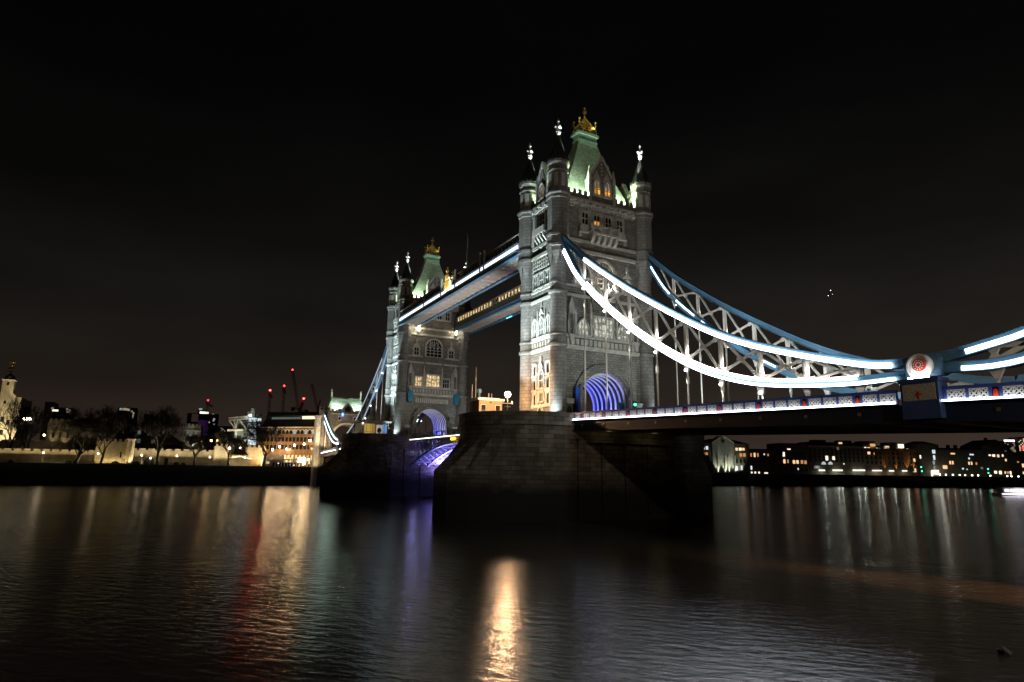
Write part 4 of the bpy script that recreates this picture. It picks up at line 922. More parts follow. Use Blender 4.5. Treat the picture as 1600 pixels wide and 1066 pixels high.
# traffic signal on the roadway
tt = thing('traffic_signal', 'traffic light glowing green beside the tower arch', 'traffic light', (7.9, 4.3, 12.5))
MB().tube((7.9, 4.3, 12.5), (7.9, 4.3, 15.4), .07, .06, 6).build('post', DARK, tt); MB().box(7.75, 8.05, 4.12, 4.48, 15.3, 16.5).build('signal_head', DARK, tt)
MB().lathe(8.08, 4.25, [(.01, 15.75), (.15, 15.8), (.18, 15.95), (.15, 16.1), (.01, 16.15)], 8).build('green_lens', glow((.03, 1, .62), 14), tt)
def kiosk():
    t = thing('exhibition_kiosk', 'flat roofed glazed kiosk with poster panels on the far pier', 'kiosk', (-82, -15, 12.5))
    MB().box(-86, -77.5, -20.4, -11.4, 16.75, 17.1).box(-86.2, -77.3, -20.6, -11.2, 17.1, 17.25).build('roof', CREAMP, t)
    MB().box(-85.5, -78.4, -19.2, -12.2, 12.5, 16.7).build('wall', flat('kiosk_wall', (.4, .38, .34), .6), t)
    me = [('yellow_panel', -18.6, -16.5, glow((1, .66, .14), .42)), ('yellow_panel', -16.4, -15.6, glow((1, .55, .12), .28)), ('poster', -15.3, -13.6, None), ('poster', -13.5, -12.3, glow((.25, .5, .95), .5))]
    for n, a, b, m_ in me:
        if m_ is None:
            p = MB().box(-78.39, -78.3, a, b, 13.3, 16.2).build(n, glow((.85, .78, .66), .42), t)
            mb = MB()
            for k, r in ((0, .62),): mb.prism([(-78.29, (a+b)/2+r*math.cos(i*.5236), 14.7+r*1.2*math.sin(i*.5236)) for i in range(12)], (.03, 0, 0))
            recalc(mb.build('printed_disc', flat('print_brown', (.16, .07, .03), .6), p))
        else: MB().box(-78.39, -78.3, a, b, 13.1, 16.4).build(n, m_, t)
    mb = MB()
    for i in range(7): y = -19.4+i*1.25; mb.box(-78.2, -78.1, y-.04, y+.04, 12.5, 16.7)
    mb.box(-78.2, -78.1, -19.4, -11.6, 14.2, 14.28); mb.build('glazing_frame', WHITEP, t)
    MB().ball((-77.9, -19.2, 16.4), .16, 8).build('ceiling_light', glow((1, .9, .7), 8), t)
kiosk()
def nav(x, y, z, label): tag(MB().ball((x, y, z), .32, 10, 1.25).build('navigation_light', glow((.03, .16, 1), 7), None, off=(x, y, z)), label, 'navigation light')
nav(-79.5, -22.2, 11.6, 'blue navigation light on the rounded end of the far pier'); nav(-89.6, -20.4, 11.6, 'dim blue navigation light at the left edge of the far pier')
# ================================================================== FLOODLIGHTING
COLD = (.70, .92, 1.0); WRM = (1, .72, .44)
for x0 in (0, -SPAN):
    fy, fz = (-19.5, 13.2) if x0 == 0 else (-18.6, 17.6)
    lamp('west_floodlight', 'SPOT', (x0-2.5, fy, fz), 27000, COLD, (x0, -9.3, 31), .3, 62, .7)
    lamp('west_floodlight', 'SPOT', (x0+1.0, fy, fz), 50000, COLD, (x0-1, -9.3, 44), .3, 44, .7)
    lamp('turret_uplight', 'SPOT', (x0+6.6, -12.2, 12.7), 2300, COLD, (x0+5.3, -9.6, 19), .15, 80)
    lamp('turret_uplight', 'SPOT', (x0+8.3, 11.3, 12.7), 1600, COLD, (x0+5.3, 9.6, 20), .15, 80)
    for y in (-6.6, -5.0, -3.4, 3.4, 5.0, 6.6): lamp('roof_uplight', 'POINT', (x0+4.78, y, 53.0), 3000, (.75, 1, .62), None, .12)
    for x in (-2.4, 2.4): lamp('roof_uplight', 'POINT', (x0+x, -8.75, 53.0), 1100, (.75, 1, .62), None, .12)
    lamp('roof_uplight', 'SPOT', (x0+4.85, -5.6, 54.2), 800, (.88, 1, .84), (x0+2.8, -2.6, 63), .12, 70)
    lamp('roof_uplight', 'SPOT', (x0+4.85, 5.6, 54.2), 500, (.88, 1, .84), (x0+2.8, 3.2, 62), .12, 70)
    for sx_, sy_, ox, oy in ((1, -1, 1.3, 1.6), (-1, -1, 1.6, 1.3), (1, 1, .9, -1.9)):
        cx, cy_ = x0+sx_*5.11, sy_*9.26
        lamp('finial_spotlight', 'SPOT', (cx+ox, cy_+oy, 58.7), 9500 if x0 == 0 else 16000, (.93, .98, 1), (cx, cy_, 65.0), .06, 26, .5)
    for y in (-1.9, 1.9): lamp('crown_light', 'POINT', (x0+1.9, y, 70.8), 60, (1, .85, .45), None, .08)
    lamp('crown_light', 'SPOT', (x0+1.9, -1.0, 69.2), 420, (1, .88, .55), (x0, 0, 73.2), .06, 45)
    for s in (-1, 1):
        lamp('arch_light', 'AREA', (x0, s*3.9, 12.75), (1900 if s > 0 else 700)*(1 if x0 == 0 else .4), (.09, .12, 1), (x0, s*4.7, 20), 8.5, sy=.2)
    lamp('arch_light', 'AREA', (x0+4.2, 3.6, 12.75), 260, (.75, .72, 1), (x0+4.5, 4.6, 18), .8, sy=.3)
for y in (-5.0, 0.5): lamp('spandrel_light', 'AREA', (-70.9, y, 7.6), 900, (.42, .38, 1), (-66, y-.6, 10.5), 2.5, sy=.6)
lamp('added_chain_spot', 'SPOT', (-92.5, -15.5, 13.9), 15000, (.85, .95, 1), (-98, -9.4, 32), .2, 60)  # unseen spot added to brighten the blue chain of the far tower
for x in (20, 33, 45, 56): lamp('added_chain_spot', 'SPOT', (x, -7.6, DZ(x)+.6), 14000 if x < 40 else (9000 if x < 50 else 1600), (.86, .95, 1), (x+1, 9.3, (ZL(x)+ZU(x))/2), .2, 62)  # unseen spots added along the deck to light up the rear chain
for y in (-7.0, 7.0):
    lamp('tower_face_fill', 'SPOT', (23, y, 13.2), 4300, (.90, 1, .97), (5.2, y*.45, 33), .2, 95, .8); lamp('tower_face_fill', 'SPOT', (-57, y*.9, 12.9), 2900, (.98, 1, .9), (-77, y*.45, 33), .2, 95, .8)  # unseen spots added to lift the south faces of both towers
for ty, tx, P_, sp in ((-18.5, 55, 150000, 9), (-14.5, 70, 110000, 20)): lamp('water_patch_spot', 'SPOT', (93.5, -9.0, 8.6), P_, (1, .48, .20), (tx, ty, WATER_Z), .15, sp, .35)  # unseen spots added to throw a brown patch onto the water
# lamps the photograph shows on the towers
def bracket_lamp(x, y, z, r, L, col, label, wall_x):
    t = thing('bracket_floodlight', label, 'floodlight', (x, y, z-.8))
    MB().box(min(x, wall_x), max(x, wall_x), y-.12, y+.12, z-.75, z-.6).box(x-.2, x+.2, y-.3, y+.3, z-1.3, z-.5).box(x-.12, x+.12, y-.18, y+.18, z-1.8, z-1.3).build('bracket', CREAMP, t)
    MB().ball((x, y, z), r, 8).build('lamp_globe', glow(col, L), t)
bracket_lamp(-75.4, -5.4, 43.6, .42, 55, (1, .9, .62), 'left of two bright lamps under the walkways on the far tower', -77.0)
bracket_lamp(-75.4, 6.0, 43.6, .36, 48, (1, .9, .62), 'right of two bright lamps under the walkways on the far tower', -77.0)
bracket_lamp(6.3, 1.3, 36.4, .28, 130, (1, .99, .93), 'bright white floodlight star on the near tower behind the chain', 5.2)
bracket_lamp(6.3, -2.1, 36.6, .15, 60, (1, .99, .93), 'smaller white floodlight on the near tower left of the bright star', 5.2)
for x, tx in ((-13, -36), (-69, -46)):
    lamp('walkway_floodlight', 'SPOT', (x, -9, 13.2), 34000, (1, .96, .95), (tx, -8.3, 44), .3, 62, .8)
    lamp('walkway_floodlight', 'SPOT', (x, 9, 13.2), 9000, (1, .9, .75), (tx, 8.3, 44), .3, 62, .8)
for lx, P_ in ((-70.9, 2600), (-66, 3000), (-58, 1500), (-48, 600)):
    lamp('span_light', 'AREA', (lx, 0, 2.6 if lx < -69 else 5.0), P_, (.30, .25, 1), (lx+1.5, 0, 12), 1.2, sy=12)
# unseen lamps added on the near shore to light tower, pier and deck underside
def unseen_shore_lamp(x, y, z, L, col, label):
    globe_lamp('street_lamp', label, x, y, 6, z, col, .3, L, 'unseen lamps added on the near shore', .09)
unseen_shore_lamp(104, -24, 17.5, 6200, (1, .80, .58), 'unseen lamp added on the near shore to light the tower face and pier')
unseen_shore_lamp(99.5, -2, 7.6, 170, (1, .78, .5), 'unseen lamp added below deck level to light the deck underside')
lamp('pier_worklight', 'POINT', (13.2, -5, 10.6), 12, (1, .82, .4), None, .1); lamp('pier_worklight', 'POINT', (13.2, 4, 10.6), 14, (1, .82, .4), None, .1)
# ================================================================== FAR BANK: HELPERS
class Plane:
    def __init__(s, P0, P1):
        s.P0, s.P1 = P0, P1; e = (Vector((*P1, 0))-Vector((*P0, 0))).normalized(); s.e = e; s.n = e.cross(Vector((0, 0, 1))); s.rot = math.atan2(e.y, e.x)
    def at(s, px, py): return at(px, py, s.P0, s.P1)
    def xy(s, px, d=0, py=715): p = s.at(px, py); p = p+s.n*d; return Vector((p.x, p.y, 0))
    def z(s, px, py): return s.at(px, py).z
def XP(X): return Plane((X, 0), (X, 1))
def quadbox(mb, a, b, n, depth, z0, z1, f=0):
    a = a+n*f; b = b+n*f; c = b-n*depth; d = a-n*depth
    return mb.hexa([(a.x, a.y, z0), (b.x, b.y, z0), (c.x, c.y, z0), (d.x, d.y, z0), (a.x, a.y, z1), (b.x, b.y, z1), (c.x, c.y, z1), (d.x, d.y, z1)])
_wm = {}
def winmesh(w, h, mat):
    k = (round(w, 2), round(h, 2), mat.name)
    if k not in _wm: _wm[k] = MB().box(-w/2, w/2, -.12, .12, -h/2, h/2).mesh('window', mat)
    return _wm[k]
def put_windows(par, pl, lst, f=0, name='window'):
    for px, py, w, h, mat in lst:
        p = pl.at(px, py)+pl.n*(f+.08); inst(name, winmesh(w, h, mat), par, p, (0, 0, pl.rot))
W1 = glow((1, .62, .32), 1.1); W2 = glow((1, .86, .62), 1.5); W3 = glow((.80, .92, 1), .9); W4 = glow((1, .45, .18), .55); W5 = glow((.95, 1, .85), 3.0); DW = GLASS
def building(name, label, cat, pl, xl, xr, yt, depth, mat, roof='flat', rh=2.5, wins=(), grid=None, z0=GZ, group=None, roofmat=None, f=0):
    a, b = pl.xy(xl, f, yt), pl.xy(xr, f, yt); z1 = pl.z((xl+xr)/2, yt); c = (a+b)/2
    t = thing(name, label, cat, (c.x, c.y, z0), group)
    quadbox(MB(), a, b, pl.n, depth, z0-.5, z1).build('wall', mat, t)
    rm = roofmat or DSLATE; n = pl.n; m_ = MB(); A, B, C, D = a+n*.3, b+n*.3, b-n*(depth+.3), a-n*(depth+.3)
    if roof == 'flat':
        quadbox(m_, a, b, n, depth, z1+.02, z1+.5, .25)
    elif roof == 'gable':        # gable end faces the river
        mid = (A+B)/2; md = (C+D)/2
        m_.add([(A.x, A.y, z1), (B.x, B.y, z1), (mid.x, mid.y, z1+rh), (D.x, D.y, z1), (C.x, C.y, z1), (md.x, md.y, z1+rh)], [(0, 1, 2), (4, 3, 5), (1, 4, 5, 2), (3, 0, 2, 5), (0, 3, 4, 1)])
    else:                        # hip / mansard
        k = .28 if roof == 'hip' else .1; u = (b-a)*k; v = n*depth*(.42 if roof == 'hip' else .2)
        q = [A+u-v, B-u-v, C-u+v, D+u+v]
        m_.hexa([(p.x, p.y, z1) for p in (A, B, C, D)]+[(p.x, p.y, z1+rh) for p in q])
    recalc(m_.build('roof', rm, t))
    put_windows(t, pl, wins, f)
    if grid:
        nx, nz_, w, h, zl, zh = grid; lst = []
        L = (b-a).length
        for i in range(nx):
            for j in range(nz_):
                p = a+(b-a)*((i+.5)/nx); z = zl+(zh-zl)*((j+.5)/nz_)
                inst('window', winmesh(w, h, DW), t, (p.x+n.x*.06, p.y+n.y*.06, z), (0, 0, pl.rot))
    t['z1'] = z1
    return t, a, b, z1
# ------------------------------------------------------------------ right bank
RP = Plane((-201, 262), (-141, 427))
t, a, b, z1 = building('warehouse', 'gabled wharf building with floodlit columns next to the near pier', 'building', RP, 1096, 1170, 693, 16, DBRICK, 'hip', 3.0,
    [(1099, 700, 1.5, 2.1, W3), (1104.5, 700, 1.5, 2.1, W3), (1115, 700, 1.5, 2.1, W3), (1120.5, 700, 1.5, 2.1, W2), (1126.5, 700, 1.4, 2.1, W3), (1131.5, 701, 1.4, 2, W4), (1138, 701, 1.5, 2, W4), (1143, 701, 1.5, 2, W4), (1151, 702, 1.6, 1.8, W1), (1156.5, 702, 1.7, 1.7, W2), (1161.5, 702, 1.6, 1.6, W1),
     (1098.5, 709, 1.5, 1.6, W1), (1104, 709, 1.5, 1.5, W4), (1115.5, 709, 1.6, 1.5, W1), (1120.5, 709, 1.5, 1.5, W4), (1157.5, 711, 1.7, 2.2, W4), (1163, 711, 1.7, 2.2, W4), (1151, 721, 1.6, 2.6, DW), (1157.5, 721, 1.4, 2.6, DW), (1163, 721, 1.4, 2.6, DW), (1151.5, 732, 1.0, 2.8, W3), (1159, 731, 1.0, 2.8, W3), (1120, 718, 1.4, 3.5, DW), (1135, 718, 1.6, 4, DW)])
ga, gb = RP.xy(1112.5, .5, 700), RP.xy(1146.5, .5, 700); mb = MB(); zc = RP.z(1129, 692); za = RP.z(1129, 681); mid = (ga+gb)/2
mb.prism([(ga.x, ga.y, GZ), (gb.x, gb.y, GZ), (gb.x, gb.y, zc), (mid.x, mid.y, za), (ga.x, ga.y, zc)], -RP.n*9); g = recalc(mb.build('gable_front', GREYB, t))
p = RP.at(1129, 689.5)+RP.n*.5; mb = MB().tube(p, p+RP.n*.15, 1.15, 1.15, 12); mb.build('round_window', DARK, g)
for s, q in ((ga, mid), (mid, gb)): MB()
mb = MB().beam((ga.x, ga.y, zc+.15), (mid.x, mid.y, za+.15), .7, .35).beam((gb.x, gb.y, zc+.15), (mid.x, mid.y, za+.15), .7, .35); mb.build('pediment_coping', TRIM, g)
for px in (1120, 1131.5, 1137, 1147): 
    q = RP.xy(px, .9); MB().tube((q.x, q.y, GZ), (q.x, q.y, RP.z(px, 712)), .55, .5, 8).build('column', TRIM, g)
    lamp('column_uplight', 'SPOT', tuple(RP.xy(px, 2.3)+Vector((0, 0, GZ+.3))), 3200, (.95, 1, .72), tuple(RP.xy(px, .8)+Vector((0, 0, GZ+7))), .1, 60)
q = RP.xy(1156, 4.5); lamp('facade_uplight', 'SPOT', (q.x, q.y, GZ+.4), 2200, (.9, 1, .75), tuple(RP.xy(1150, 0)+Vector((0, 0, GZ+8))), .1, 95)
building('wharf_block', 'low plain wharf block right of the gabled building', 'building', RP, 1171, 1217, 703, 14, DBRICK, 'flat', 1, [(1173.5, 711, .9, 2.2, W4), (1179, 711, 1.1, 2.6, W1), (1184, 711, .9, 2.2, W4), (1174, 731, 1, 2.4, W3), (1174.5, 739, .9, 1.5, W2), (1180, 739, 1, 1.5, W2), (1186, 739, .9, 1.5, W2), (1197, 739.5, 2.4, .9, W2), (1194, 710, .8, 1, W3), (1200, 711, .8, 1.4, W4)], (7, 4, .9, 1.6, GZ+1, GZ+12))
building('wharf_block', 'plain brick wharf block with one bright narrow window', 'building', RP, 1218, 1261, 694, 16, DBRICK, 'flat', 1, [(1224.5, 710, 1.3, 2.8, W2), (1225.5, 721, 1.4, 2.6, W1), (1231, 721, .9, 2.2, W4), (1240.5, 722, 1.6, 2.2, W1), (1246, 722, 1.6, 2.2, W1), (1253, 722, 1.6, 2.2, W4), (1258.5, 722.5, 1.5, 2.2, W4), (1247, 733, .8, 1.2, W3), (1232.5, 702, 2.2, .7, W2)], (6, 4, 1.0, 1.7, GZ+1, GZ+15))
t, a, b, z1 = building('warehouse', 'large dark warehouse with white lit arches and quayside canopies', 'building', RP, 1262, 1349, 696, 20, DBRICK, 'mansard', 2.2, [(1325.5, 716.5, 1.8, 2.8, W2), (1302, 716, 1.5, 2.5, W2)] and [(1291.8, 716, 1.7, 2.9, W2), (1302.3, 716, 1.7, 2.3, W2), (1313, 692.5, 2.4, 1.0, W1), (1318.5, 725, .5, .8, W2), (1309, 701, 1.5, 1.9, glow((.8, .7, .5), .12))], (13, 4, 1.1, 1.7, GZ+8, GZ+17))
quadbox(MB(), a, b, RP.n, 1, z1-1.0, z1-.6, .6).build('cornice', TRIM, t)
for px in (1283, 1323):
    mb = MB(); q0, q1 = RP.xy(px-9, -1, 690), RP.xy(px+9, -1, 690); quadbox(mb, q0, q1, RP.n, 6, z1+1.5, z1+3.4); mb.build('attic_dormer', DSLATE, t)
for px in (1287, 1297.5):
    p = RP.at(px, 726)+RP.n*.1; mb = MB().prism([tuple(p+RP.e*(1.6*math.cos(math.pi*i/10))+Vector((0, 0, 1.9*math.sin(math.pi*i/10)))) for i in range(11)], RP.n*.15); recalc(mb.build('arched_window', glow((.82, .9, .95), .55), t))
for px in (1282.5, 1304, 1310, 1335.5, 1345): 
    p = RP.at(px, 735)+RP.n*2.2; mb = MB(); q = Vector((p.x, p.y, 0)); quadbox(mb, q-RP.e*1.5, q+RP.e*1.5, RP.n, 2.2, p.z-.5, p.z+.5); mb.build('canopy_light', glow((.97, 1, .88), 1.25), t)
    lamp('canopy_lamp', 'POINT', (p.x+RP.n.x*.6, p.y+RP.n.y*.6, p.z-.9), 150, (.92, 1, .75), None, .3)
# the word over the quayside cafe door
def letters(txt, pl, px, py, h, mat, par, name):
    G_ = {'C': [((1, 1), (0, 1)), ((0, 1), (0, 0)), ((0, 0), (1, 0))], 'A': [((0, 0), (0, 1)), ((0, 1), (1, 1)), ((1, 1), (1, 0)), ((0, .5), (1, .5))], 'F': [((0, 0), (0, 1)), ((0, 1), (1, 1)), ((0, .5), (.8, .5))], 'E': [((0, 0), (0, 1)), ((0, 1), (1, 1)), ((0, .5), (.8, .5)), ((0, 0), (1, 0))]}
    mb = MB(); p = pl.at(px, py)+pl.n*.3; w = h*.42
    for i, c in enumerate(txt):
        for (x0, y0), (x1, y1) in G_[c]:
            mb.beam(p+pl.e*(i*w*1.5+x0*w)+Vector((0, 0, y0*h)), p+pl.e*(i*w*1.5+x1*w+.001)+Vector((0, 0, y1*h+.001)), .16, .16, tuple(pl.n))
    return mb.build(name, mat, par)
letters('CAFE', RP, 1273, 732, 1.5, glow((.9, .9, .9), .5), t, 'sign_lettering')
t, a, b, z1 = building('warehouse', 'orange uplit brick warehouse with glowing penthouse windows', 'building', RP, 1350, 1432, 702, 18, BRICK, 'flat', 1, [(1357.5, 708, 1.9, 1.7, W1), (1365, 709, 1.2, 1.5, W4), (1427.5, 719, 2.2, 2.0, W1), (1429, 735, 2.2, 2.4, W1)], (12, 3, 1.1, 1.9, GZ+7, GZ+16))
for (xl, xr, yt) in ((1351, 1371, 689), (1382, 1392, 696), (1392, 1415, 691)):
    q0, q1 = RP.xy(xl, -2.5, yt), RP.xy(xr, -2.5, yt); quadbox(MB(), q0, q1, RP.n, 8, z1+.5, RP.z(xl, yt)).build('penthouse', DBRICK, t)
put_windows(t, RP, [(1355.5, 700, 1.4, 1.2, W2), (1361, 700.3, 2, 1.2, W1), (1367, 695.5, 3.6, 1.8, glow((1, .6, .2), .7)), (1367, 700.8, 1.8, 1.0, W4), (1377.5, 701, .8, .8, glow((.6, .6, 1), .8)), (1373.5, 700.8, .8, .9, W2), (1389.5, 698, 3, .9, glow((1, .85, .5), .8)), (1387, 701.5, 1.7, 1.4, W1), (1391.5, 701.6, 1.5, 1.4, W4), (1411.3, 697, 4.1, 2.5, glow((1, .92, .62), 1.8)), (1407, 702, 2.6, 1.2, W4), (1412, 702, 2, 1.2, W1), (1421.5, 702.8, 1.2, 1.5, W2)], -2.2)
for px in (1364, 1372.5, 1381, 1390, 1399, 1408, 1416, 1425):
    q = RP.xy(px, .35); quadbox(MB(), q-RP.e*.55, q+RP.e*.55, RP.n, .35, GZ+3, z1-1).build('pilaster', BRICK, t)
    lamp('pilaster_uplight', 'SPOT', tuple(RP.xy(px, 1.6)+Vector((0, 0, GZ+3.2))), 1500 if px < 1410 else 2600, (1, .50, .14), tuple(RP.xy(px, .3)+Vector((0, 0, GZ+10))), .08, 50)
for px, py in ((1365, 735.5), (1372, 735.5), (1391, 736), (1411.5, 736)):
    p = RP.at(px, py)+RP.n*2; q = Vector((p.x, p.y, 0)); mb = MB(); quadbox(mb, q-RP.e*1.3, q+RP.e*1.3, RP.n, 1.6, p.z-.4, p.z+.45); mb.build('canopy_light', glow((.97, 1, .92), 1.2), t)
    lamp('canopy_lamp', 'POINT', (p.x+.6, p.y-.3, p.z-.9), 150, (.92, 1, .78), None, .3)
t, a, b, z1 = building('apartment_block', 'dark narrow apartment block with stacked balconies by the bright doorway', 'building', RP, 1433, 1463, 694, 14, DBRICK, 'hip', 2.0, [(1438, 714, .9, 2.2, W2), (1457.5, 706, .9, 2.4, W3), (1460, 706, .9, 2.4, W3), (1459.5, 715, 1.4, 3, W3), (1459, 723, 1.4, 2.6, glow((.7, .8, .9), .35)), (1460, 731, 1.3, 2.4, glow((.7, .8, .9), .3))])
p = RP.at(1462, 738)+RP.n*.3; quadbox(MB(), Vector((p.x, p.y, 0))-RP.e*2.4, Vector((p.x, p.y, 0))+RP.e*2.2, RP.n, .3, p.z-1.5, p.z+1.5).build('shop_window', glow((1, .9, .66), 1.5), t)
p = RP.at(1456, 740)+RP.n*.3; quadbox(MB(), Vector((p.x, p.y, 0))-RP.e*.6, Vector((p.x, p.y, 0))+RP.e*.6, RP.n, .3, p.z-2.0, p.z+2.0).build('door_light', glow((1, .9, .66), 1.6), t)
q = RP.xy(1460, 3); lamp('shop_spill', 'POINT', (q.x, q.y, GZ+2), 700, (1, .88, .62), None, .4)
t, a, b, z1 = building('terrace', 'long dark terrace with four chimneys and scattered warm windows', 'building', RP, 1464, 1534, 703, 14, DBRICK, 'mansard', 1.2, [(1488.5, 709, 3.2, .9, W1), (1518, 710.5, 3, .9, W3), (1484.5, 723, 1.1, 2.2, W1), (1488.5, 723, 1.1, 2.2, W1), (1514, 716.5, 1, 1.2, W3), (1514, 724, 1, 2, W1), (1518, 724, 1, 2, W1), (1525.5, 724.5, 1, 1.6, W4), (1476.5, 730, 3.2, 2.3, W1), (1504.5, 732.5, 1.1, 1.1, W3), (1511, 733.5, .7, .7, W3), (1534, 731.5, 1.6, 1.3, glow((.7, .7, .7), .2))])
for px in (1462, 1474, 1492, 1503.5):
    q = RP.xy(px, -4); quadbox(MB(), q-RP.e*.9, q+RP.e*.9, RP.n, 1.4, z1, z1+3.4).build('chimney', DBRICK, t)
t, a, b, z1 = building('warehouse', 'tall gabled warehouse with a stack on its ridge near the right edge', 'building', RP, 1534, 1578, 697, 18, DBRICK, 'gable', 4.4, [(1546.5, 711.5, 1.6, .9, W2), (1552.5, 712, 1.9, 1.5, W2), (1559.5, 712.5, 1.6, 1.8, W1), (1566.5, 712, 1, 1.4, W2), (1571.5, 719, 1.1, 1.6, W1), (1555.5, 738, 1.9, 1.8, W2), (1563, 738.5, 1.9, 2.2, W2), (1570.5, 738.5, .9, 1.6, W1), (1575, 738.5, 1.7, 1.4, W4), (1579, 739, 1, 2.2, W2), (1571, 705, 1.4, 1, glow((.5, .5, .5), .1))])
q = RP.xy(1551, -3); quadbox(MB(), q-RP.e*.8, q+RP.e*.8, RP.n, 1.4, z1+2, z1+5.6).build('chimney', DBRICK, t)
building('wharf_block', 'low dark wharf block cut by the right picture edge', 'building', RP, 1579, 1640, 708, 14, DBRICK, 'flat', 1, [(1590.5, 722, 1.3, .9, W4), (1599, 727.5, 2, 2.4, W1), (1600, 739, 1.8, 1.6, W1)])
# towers of the business district far beyond
FP = Plane((-900, 1900), (-500, 2500))
def far_tower(label, xl, xr, yt, cols, rows, lit, cap=None):
    pl = FP; a, b = pl.xy(xl, 0, yt), pl.xy(xr, 0, yt); z1 = pl.z((xl+xr)/2, yt); c = (a+b)/2
    t = thing('office_tower', label, 'office tower', (c.x, c.y, 5)); quadbox(MB(), a, b, pl.n, 40, 5, z1).build('wall', flat('far_wall', (.10, .09, .09), .8), t)
    zb = pl.z(xl, 709); L = (b-a).length; k = 0
    me = MB().box(-L/cols*.36, L/cols*.36, -.3, .3, -(z1-zb)/rows*.28, (z1-zb)/rows*.28).mesh('window', glow((1, .82, .52), lit))
    for i in range(cols):
        for j in range(rows):
            if random.random() < .42: p = a+(b-a)*((i+.5)/cols)+pl.n*.4; inst('window', me, t, (p.x, p.y, zb+(z1-zb)*(j+.5)/rows), (0, 0, pl.rot))
    if cap: p = a+(b-a)*.45+pl.n*1; q = MB(); quadbox(q, p-pl.e*L*.45, p+pl.e*L*.55, pl.n, 2, z1-1.5, z1+2.5); q.build('roof_sign_light', glow(cap, 4), t)
far_tower('distant office tower with a white light bar on its roof', 1569, 1585, 689, 8, 9, .35, (1, .82, 1))
far_tower('distant office tower glittering with gold windows at the right edge', 1590, 1612, 683, 9, 12, 1.0)
tag(MB().ball(FP.at(1598.5, 700)+FP.n*4, 4.5, 8).build('beacon', glow((1, .03, .03), 5)), 'red beacon on the distant gold windowed tower', 'beacon')
# quayside lamps, signals and gangway
QP = Plane((-190, 277), (-131, 425))
RL = [(1468.5, 741.5, 'leftmost of the white quay lamps, beside the bright doorway'), (1478, 742, 'second white quay lamp right of the bright doorway'), (1489, 742, 'third white quay lamp right of the bright doorway'), (1499.5, 742.3, 'greenish quay lamp above the small lit landing'), (1508, 742.5, 'quay lamp just right of the greenish one'), (1519, 742.8, 'dim quay lamp below the middle of the dark terrace'), (1528.5, 743, 'bright quay lamp at the right end of the dark terrace'), (1547.5, 743.5, 'orange quay lamp at the foot of the gabled warehouse'), (1574, 744, 'greenish quay lamp at the right corner of the gabled warehouse'), (1580.5, 744.4, 'small quay lamp right of the gabled warehouse'), (1591.5, 744.6, 'rightmost quay lamp in front of the low wharf block')]
for px, py, lb in RL:
    p = QP.at(px, py); col = (1, .72, .45) if 'orange' in lb else ((.85, 1, .7) if 'greenish' in lb else (.95, 1, .9))
    globe_lamp('quay_lamp', lb, p.x, p.y, GZ, p.z, col, .38, 11, 'lamps along the right quay', .06)
SG = [(1439.5, 730, 'upper green signal on the dark balcony block'), (1440.5, 736.5, 'lower green signal on the dark balcony block'), (1544, 733, 'upper green signal before the gabled warehouse'), (1544.5, 739, 'lower green signal before the gabled warehouse')]
for px, py, lb in SG:
    p = QP.at(px, py); t = thing('signal_light', lb, 'signal', (p.x, p.y, GZ), 'green shore signals')
    MB().tube((p.x, p.y, GZ), (p.x, p.y, p.z), .07, .07, 5).build('post', DARK, t); MB().ball((p.x, p.y, p.z), .36, 8).build('lens', glow((.05, 1, .6), 6), t)
g0, g1 = QP.at(1392, 745), QP.at(1442, 762); g1.z = -1.6; g0 += QP.n*3; g1 += QP.n*14; t = thing('gangway', 'long sloping gangway from the quay down to the water', 'gangway', tuple(g0))
MB().beam(g0, g1, 2.2, .2).build('walkway', STEEL, t); mb = MB(); sd = (g1-g0).cross(Vector((0, 0, 1))).normalized()*1.1
for s in (-1, 1):
    mb.beam(g0+sd*s+Vector((0, 0, 1.5)), g1+sd*s+Vector((0, 0, 1.5)), .12, .12)
    for i in range(25): q = g0.lerp(g1, i/24)+sd*s; q2 = g0.lerp(g1, min(1, (i+1)/24))+sd*s; mb.tube(q, q+Vector((0, 0, 1.5)), .05, .05, 4); mb.tube(q, q2+Vector((0, 0, 1.5)), .04, .04, 4)
mb.build('truss_rail', STEEL, t)
t = thing('pontoon', 'floating landing pontoon at the foot of the gangway', 'pontoon', (g1.x, g1.y, WATER_Z)); q = Vector((g1.x, g1.y, 0)); mb = MB(); quadbox(mb, q-QP.e*8, q+QP.e*14, QP.n, 6, WATER_Z-.5, -1.7, 3); mb.build('hull', DARK, t)
mb = MB(); quadbox(mb, q-QP.e*3, q+QP.e*6, QP.n, 3, -1.7, 1.2, 1.5); mb.build('shelter', DARK, t)
